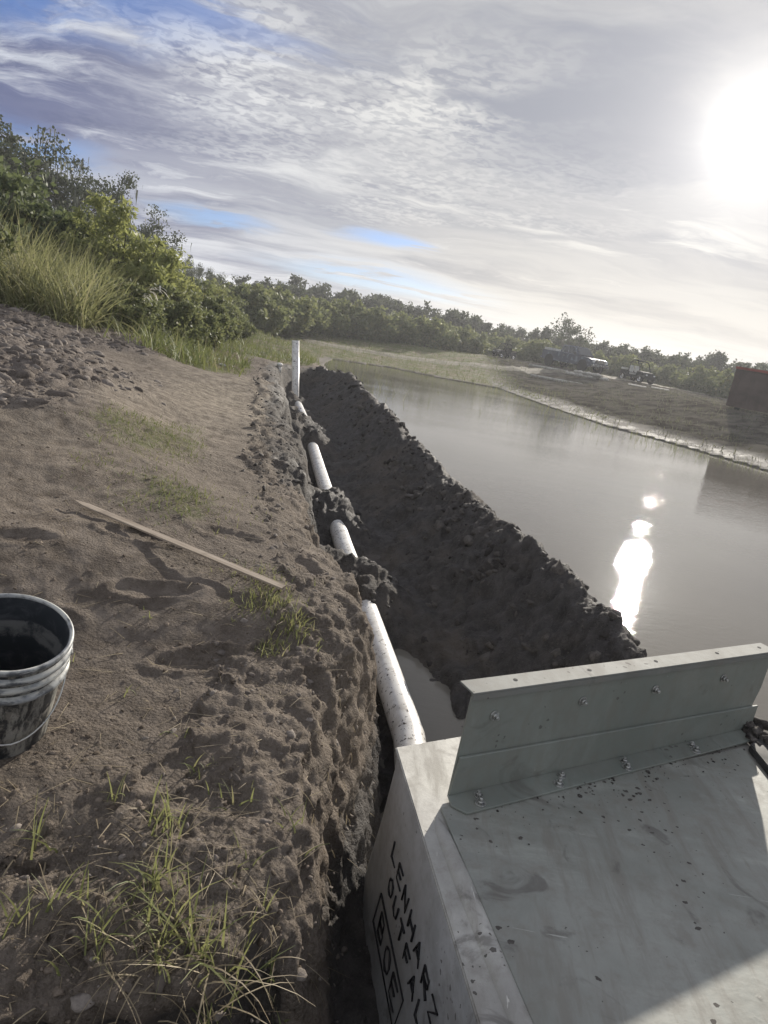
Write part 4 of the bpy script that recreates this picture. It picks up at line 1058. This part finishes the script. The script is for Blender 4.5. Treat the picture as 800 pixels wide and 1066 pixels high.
# pale odds and ends at the truck
def onbank(az, dist): 
    x, y = dist*sin(R(az)), dist*cos(R(az)); return x, y, float(gz(x, y)[0][0])
for i, (az, d, rz, L, lb) in enumerate([(11.2,55,-.25,3.0,'pale pipe lying on the ground left of the sandbags'),(12.0,49,-.30,3.6,'long pale pipe lying in front of the pickup truck')]):
    x, y, z = onbank(az, d); o = MB().tube([(-L/2,0,0),(L/2,0,0)], .10, 14).build('loose_pipe', M['bag']); o.location = (x, y, z+.09); o.rotation_euler = (0,0,rz)
    tag(o, lb, 'pipe', 'pale pipes lying by the pickup')
def sandbag():
    bm = bmesh.new(); bmesh.ops.create_icosphere(bm, subdivisions=3, radius=1)
    for v in bm.verts:
        c = v.co; v.co = Vector((np.sign(c.x)*abs(c.x)**.7*.38, np.sign(c.y)*abs(c.y)**.7*.25, c.z*.14)); v.co.z += .02*sin(v.co.x*14)
    me = bpy.data.meshes.new('sandbag'); bm.to_mesh(me); bm.free(); me.polygons.foreach_set('use_smooth', np.ones(len(me.polygons), bool)); return me
sb = sandbag()
cx, cy, cz = onbank(14.3, 52)
k_ = 0
for lay, n, row in ((0, 5, 'bottom'), (1, 3, 'top')):
    for i in range(n):
        o = link('sandbag', sb, M['bag'])
        o.location = (cx+(i-(n-1)/2)*.62, cy+random.uniform(-.15,.15), cz+.11+.2*lay); o.rotation_euler = (0,0,random.uniform(-.4,.4))
        tag(o, '%s pale sandbag from the left in the %s layer below the pickup' % (ORD[i], row), 'sandbag', 'pale sandbags piled below the pickup')
for az, d, lb in ((18.2,50,'flat pale board lying below the right hand buggy'),(19.9,52,'flat pale board between the right hand buggy and the dumpster')):
    x, y, z = onbank(az, d); o = MB().box((0,0,0), (1.2,.35,.05)).build('loose_board', M['bag'], None, .01); o.location = (x, y, z+.10); o.rotation_euler = (R(6),0,-.25)
    tag(o, lb, 'board', 'pale boards on the far bank')
# white litter near the left edge of the trench field
for i, (x, y, lb) in enumerate(((-3.9,14.2,'crumpled white scrap on the soil below the field grass'),(-3.5,12.9,'smaller white scrap nearer the trench'))):
    z = float(gz(x, y)[0][0]); o = clods('litter', np.array([[0,0,0]]), [.08], M['white'], .35, rough=.9); o.location = (x, y, z+.02); tag(o, lb, 'litter', 'white scraps left of the trench')
def track():
    """worn sandy track running along the far end of the pond"""
    c = [(-7.5,47),(-3,49),(3,50.5),(9,52),(15,55),(22,57),(34,54),(50,46)]
    V = []; F = []
    pts = []
    for i in range(len(c)-1):
        for t in np.linspace(0,1,16,endpoint=False): pts.append((c[i][0]*(1-t)+c[i+1][0]*t, c[i][1]*(1-t)+c[i+1][1]*t))
    for i, p in enumerate(pts):
        q_ = pts[min(i+1,len(pts)-1)]; b = pts[max(i-1,0)]; dx, dy = q_[0]-b[0], q_[1]-b[1]; l = math.hypot(dx,dy)
        wd = 1.5+.25*sin(i*.7)
        xs = np.array([p[0]-dy/l*wd*s for s in (-1,-.5,0,.5,1)]); ys = np.array([p[1]+dx/l*wd*s for s in (-1,-.5,0,.5,1)])
        zz = gz(xs, ys)[0]+np.array([-.04,.03,.04,.03,-.04])
        V += list(zip(xs, ys, zz))
    for i in range(len(pts)-1):
        for k in range(4): F.append((i*5+k, i*5+k+1, i*5+k+6, i*5+k+5))
    m = N('track_sand'); n1 = m.noise(m.pos(), 1.2, 6); mat = m.pbr(m.mix(m.ramp(n1,.3,.7), (.15,.135,.10), (.27,.245,.195)), .95, 0, .1)
    tag(link('dirt_track', np_mesh('dirt_track', V, F, True), mat), kind='structure')
track()

# ------------------------------------------------------------------ haze
HAZE = .0011
if HAZE:
    k = N('haze_air'); v = k.n('ShaderNodeVolumePrincipled', {'Color': (.93,.95,1.0,1), 'Density': HAZE, 'Anisotropy': .35})
    k.t.links.new(v.outputs[0], k.out.inputs['Volume'])
    o = MB().box((0,0,6.2), (1120,1120,16.4)).build('haze', k.m); tag(o, kind='stuff')

# ------------------------------------------------------------------ light, sky
SAZ, SEL = 21.7, 16.8
SD = Vector((sin(R(SAZ))*cos(R(SEL)), cos(R(SAZ))*cos(R(SEL)), sin(R(SEL))))
sl = bpy.data.lights.new('sun', 'SUN'); sl.energy = 5.0; sl.angle = R(.6); sl.color = (1.0,.93,.82)
so = bpy.data.objects.new('sun', sl); C.objects.link(so); so.rotation_euler = (-SD).to_track_quat('-Z', 'Y').to_euler(); so.location = SD*50
wd = bpy.data.worlds.new('World'); sc.world = wd; wd.use_nodes = True
def sky():
    class W(N):
        def __init__(s): s.t = wd.node_tree; s.t.nodes.clear(); s.out = s.t.nodes.new('ShaderNodeOutputWorld')
    k = W()
    D = k.n('ShaderNodeTexCoord').outputs['Generated']
    sep = k.n('ShaderNodeSeparateXYZ', {0: D}); z = sep.outputs[2]
    zz = k.math('ADD', k.math('MAXIMUM', z, 0.0), .10)
    px = k.math('DIVIDE', sep.outputs[0], zz); py = k.math('DIVIDE', sep.outputs[1], zz)
    pl = k.n('ShaderNodeCombineXYZ', {0: px, 1: py, 2: 0.0}).outputs[0]
    def mp(loc, rot, scl): return k.n('ShaderNodeMapping', {'Vector': pl, 'Location': loc, 'Rotation': (0,0,rot), 'Scale': scl}).outputs[0]
    nish = k.n('ShaderNodeTexSky', sky_type='NISHITA', sun_disc=False, sun_elevation=R(SEL), sun_rotation=R(SAZ), air_density=1.0, dust_density=.5, ozone_density=2.2).outputs[0]
    dot = k.n('ShaderNodeVectorMath', {0: D, 1: tuple(SD)}, operation='DOT_PRODUCT').outputs['Value']
    dot = k.math('MAXIMUM', dot, 0.0)
    g1 = k.math('POWER', dot, 3.0); g2 = k.math('POWER', dot, 22.0); g3 = k.math('POWER', dot, 60.0); g4 = k.math('POWER', dot, 1500.0)
    warp = k.n('ShaderNodeTexNoise', {'Vector': pl, 'Scale': 1.1, 'Detail': 4.0}).outputs['Color']
    sc1 = k.n('ShaderNodeVectorMath', {0: k.n('ShaderNodeVectorMath', {0: warp, 1: (.5,.5,.5)}, operation='SUBTRACT').outputs[0], 1: (.8,.8,0)}, operation='MULTIPLY').outputs[0]
    plw = k.n('ShaderNodeVectorMath', {0: pl, 1: sc1}, operation='ADD').outputs[0]
    def mw(loc, rot, scl): return k.n('ShaderNodeMapping', {'Vector': plw, 'Location': loc, 'Rotation': (0,0,rot), 'Scale': scl}).outputs[0]
    def blob(cx, cy, rx, ry, src=None):
        v = k.n('ShaderNodeMapping', {'Vector': plw, 'Location': (-cx/rx, -cy/ry, 0), 'Scale': (1/rx, 1/ry, 0)}).outputs[0]
        L = k.n('ShaderNodeVectorMath', {0: v}, operation='LENGTH').outputs['Value']
        return k.ramp(L, .25, 1.25, 1.0, 0.0)
    big = k.noise(mw((3.1,1.7,0), .5, (.45,.85,1)), 1.0, 9, .60, .5)
    wisp = k.noise(mw((7.3,2.1,0), .25, (.55,1.5,1)), 1.6, 10, .66, .4)
    dap = k.noise(mp((1.3,5.1,0), -.5, (1.15,1.3,1)), 17.0, 4, .55, .5)
    dap2 = k.noise(mp((4.3,2.6,0), -.4, (1.0,1.5,1)), 4.5, 6, .6, .6)
    zone = k.math('MULTIPLY', k.math('MAXIMUM', blob(-.55,2.55,.95,.75), k.math('MULTIPLY', blob(-.2,3.5,1.3,.9), .6)), k.ramp(k.noise(mw((5,5,0), .3, (1,1,1)), 1.6, 5), .34, .56))
    dapm = k.math('MULTIPLY', zone, k.math('ADD', k.math('MULTIPLY', k.ramp(dap, .40, .58), .65), k.math('MULTIPLY', k.ramp(dap2, .36, .60), .6)))
    fluff = k.math('MAXIMUM', dapm, k.math('MULTIPLY', k.ramp(wisp, .44, .66), k.ramp(big, .36, .58)))
    low = k.ramp(z, .04, .22, 1.0, 0.0)
    fluff = k.math('MAXIMUM', fluff, k.math('MULTIPLY', low, k.ramp(k.noise(mw((2.2,6.1,0), .12, (.35,.9,1)), 1.2, 9, .62), .36, .60)))
    veil = k.mix(k.ramp(dot, .60, .97), (.085,.102,.20), (.325,.33,.35))
    veil = k.mix(k.ramp(dot, .15, .55, 1.0, 0.0), veil, (.42,.43,.46))  # unseen sky behind the camera, brightened to fill the box front
    dark = k.math('MULTIPLY', k.ramp(k.noise(mw((2.7,8.8,0), .9, (.5,1.0,1)), 1.1, 9, .6, .4), .44, .62), .75)
    veil = k.mix(dark, veil, k.mix(1.0, veil, (.62,.66,.76), 'MULTIPLY'))
    white = k.mix(k.ramp(dot, .6, .97), (.46,.485,.54), (.54,.535,.52))
    cl = k.mix(k.math('MINIMUM', fluff, 1.0), veil, white)
    cl = k.mix(k.math('MULTIPLY', low, k.ramp(dot, .85, .97)), cl, k.mix(.5, cl, (.56,.51,.43)))
    def add(base, f, col): return k.mix(1.0, base, k.mix(f, (0,0,0), col), 'ADD')
    cl = add(cl, g2, (.035,.030,.025)); cl = add(cl, g3, (.15,.14,.125)); cl = add(cl, k.math('POWER', dot, 260.0), (.30,.285,.26)); cl = add(cl, g4, (.9,.88,.8))
    gap = k.math('MAXIMUM', k.math('MAXIMUM', blob(-1.2,2.12,.85,.38), blob(-1.45,4.75,.45,.35)), k.math('MAXIMUM', blob(-.45,6.1,1.1,.75), k.math('MAXIMUM', blob(-2.1,3.6,.5,.4), blob(-.25,4.5,.35,.25))))
    gap = k.math('MULTIPLY', gap, k.ramp(k.noise(mw((8.2,3.3,0), .2, (.8,2.0,1)), 1.9, 7, .6), .36, .52))
    mask = k.math('SUBTRACT', 1.0, k.math('MULTIPLY', gap, .9))
    ns = k.mix(1.0, nish, (.36,.46,.74), 'MULTIPLY')
    clx = k.mix(1.0, cl, (10,10,10), 'MULTIPLY')
    for nd in k.t.nodes:
        if nd.type == 'MIX': nd.clamp_result = False
    col = k.mix(k.math('MULTIPLY', mask, .995), ns, clx)
    bg = k.n('ShaderNodeBackground', {'Color': col, 'Strength': .1})
    k.t.links.new(bg.outputs[0], k.out.inputs[0])
sky()

# ------------------------------------------------------------------ camera
cam = bpy.data.cameras.new('camera'); co = bpy.data.objects.new('camera', cam); C.objects.link(co); sc.camera = co
U = Vector((.175,-1.0,-.2714)).normalized()          # world up seen in (right, down, forward)
fwd = Vector((0,0,1)); Yc = (fwd-U*fwd.dot(U)).normalized(); Xc = Yc.cross(U)
# rows are world axes expressed in camera axes (right, down, forward)
rot = Matrix(((Xc.x, -Xc.y, -Xc.z), (Yc.x, -Yc.y, -Yc.z), (U.x, -U.y, -U.z)))
co.matrix_world = Matrix.Translation((0,0,EYE)) @ rot.to_4x4()
cam.sensor_fit = 'HORIZONTAL'; cam.sensor_width = 36; cam.lens = 700/800*36; cam.clip_start = .02; cam.clip_end = 3000
sc.render.resolution_x = 768; sc.render.resolution_y = 1024
sc.view_settings.view_transform = 'Standard'; sc.view_settings.look = 'None'; sc.view_settings.exposure = .55; sc.view_settings.gamma = 1; sc.view_settings.use_curve_mapping = False
sc.cycles.volume_bounces = 0; sc.cycles.max_bounces = 4; sc.cycles.diffuse_bounces = 2; sc.cycles.glossy_bounces = 2; sc.cycles.transmission_bounces = 2; sc.cycles.transparent_max_bounces = 8
try: sc.cycles.use_denoising = True
except Exception: pass
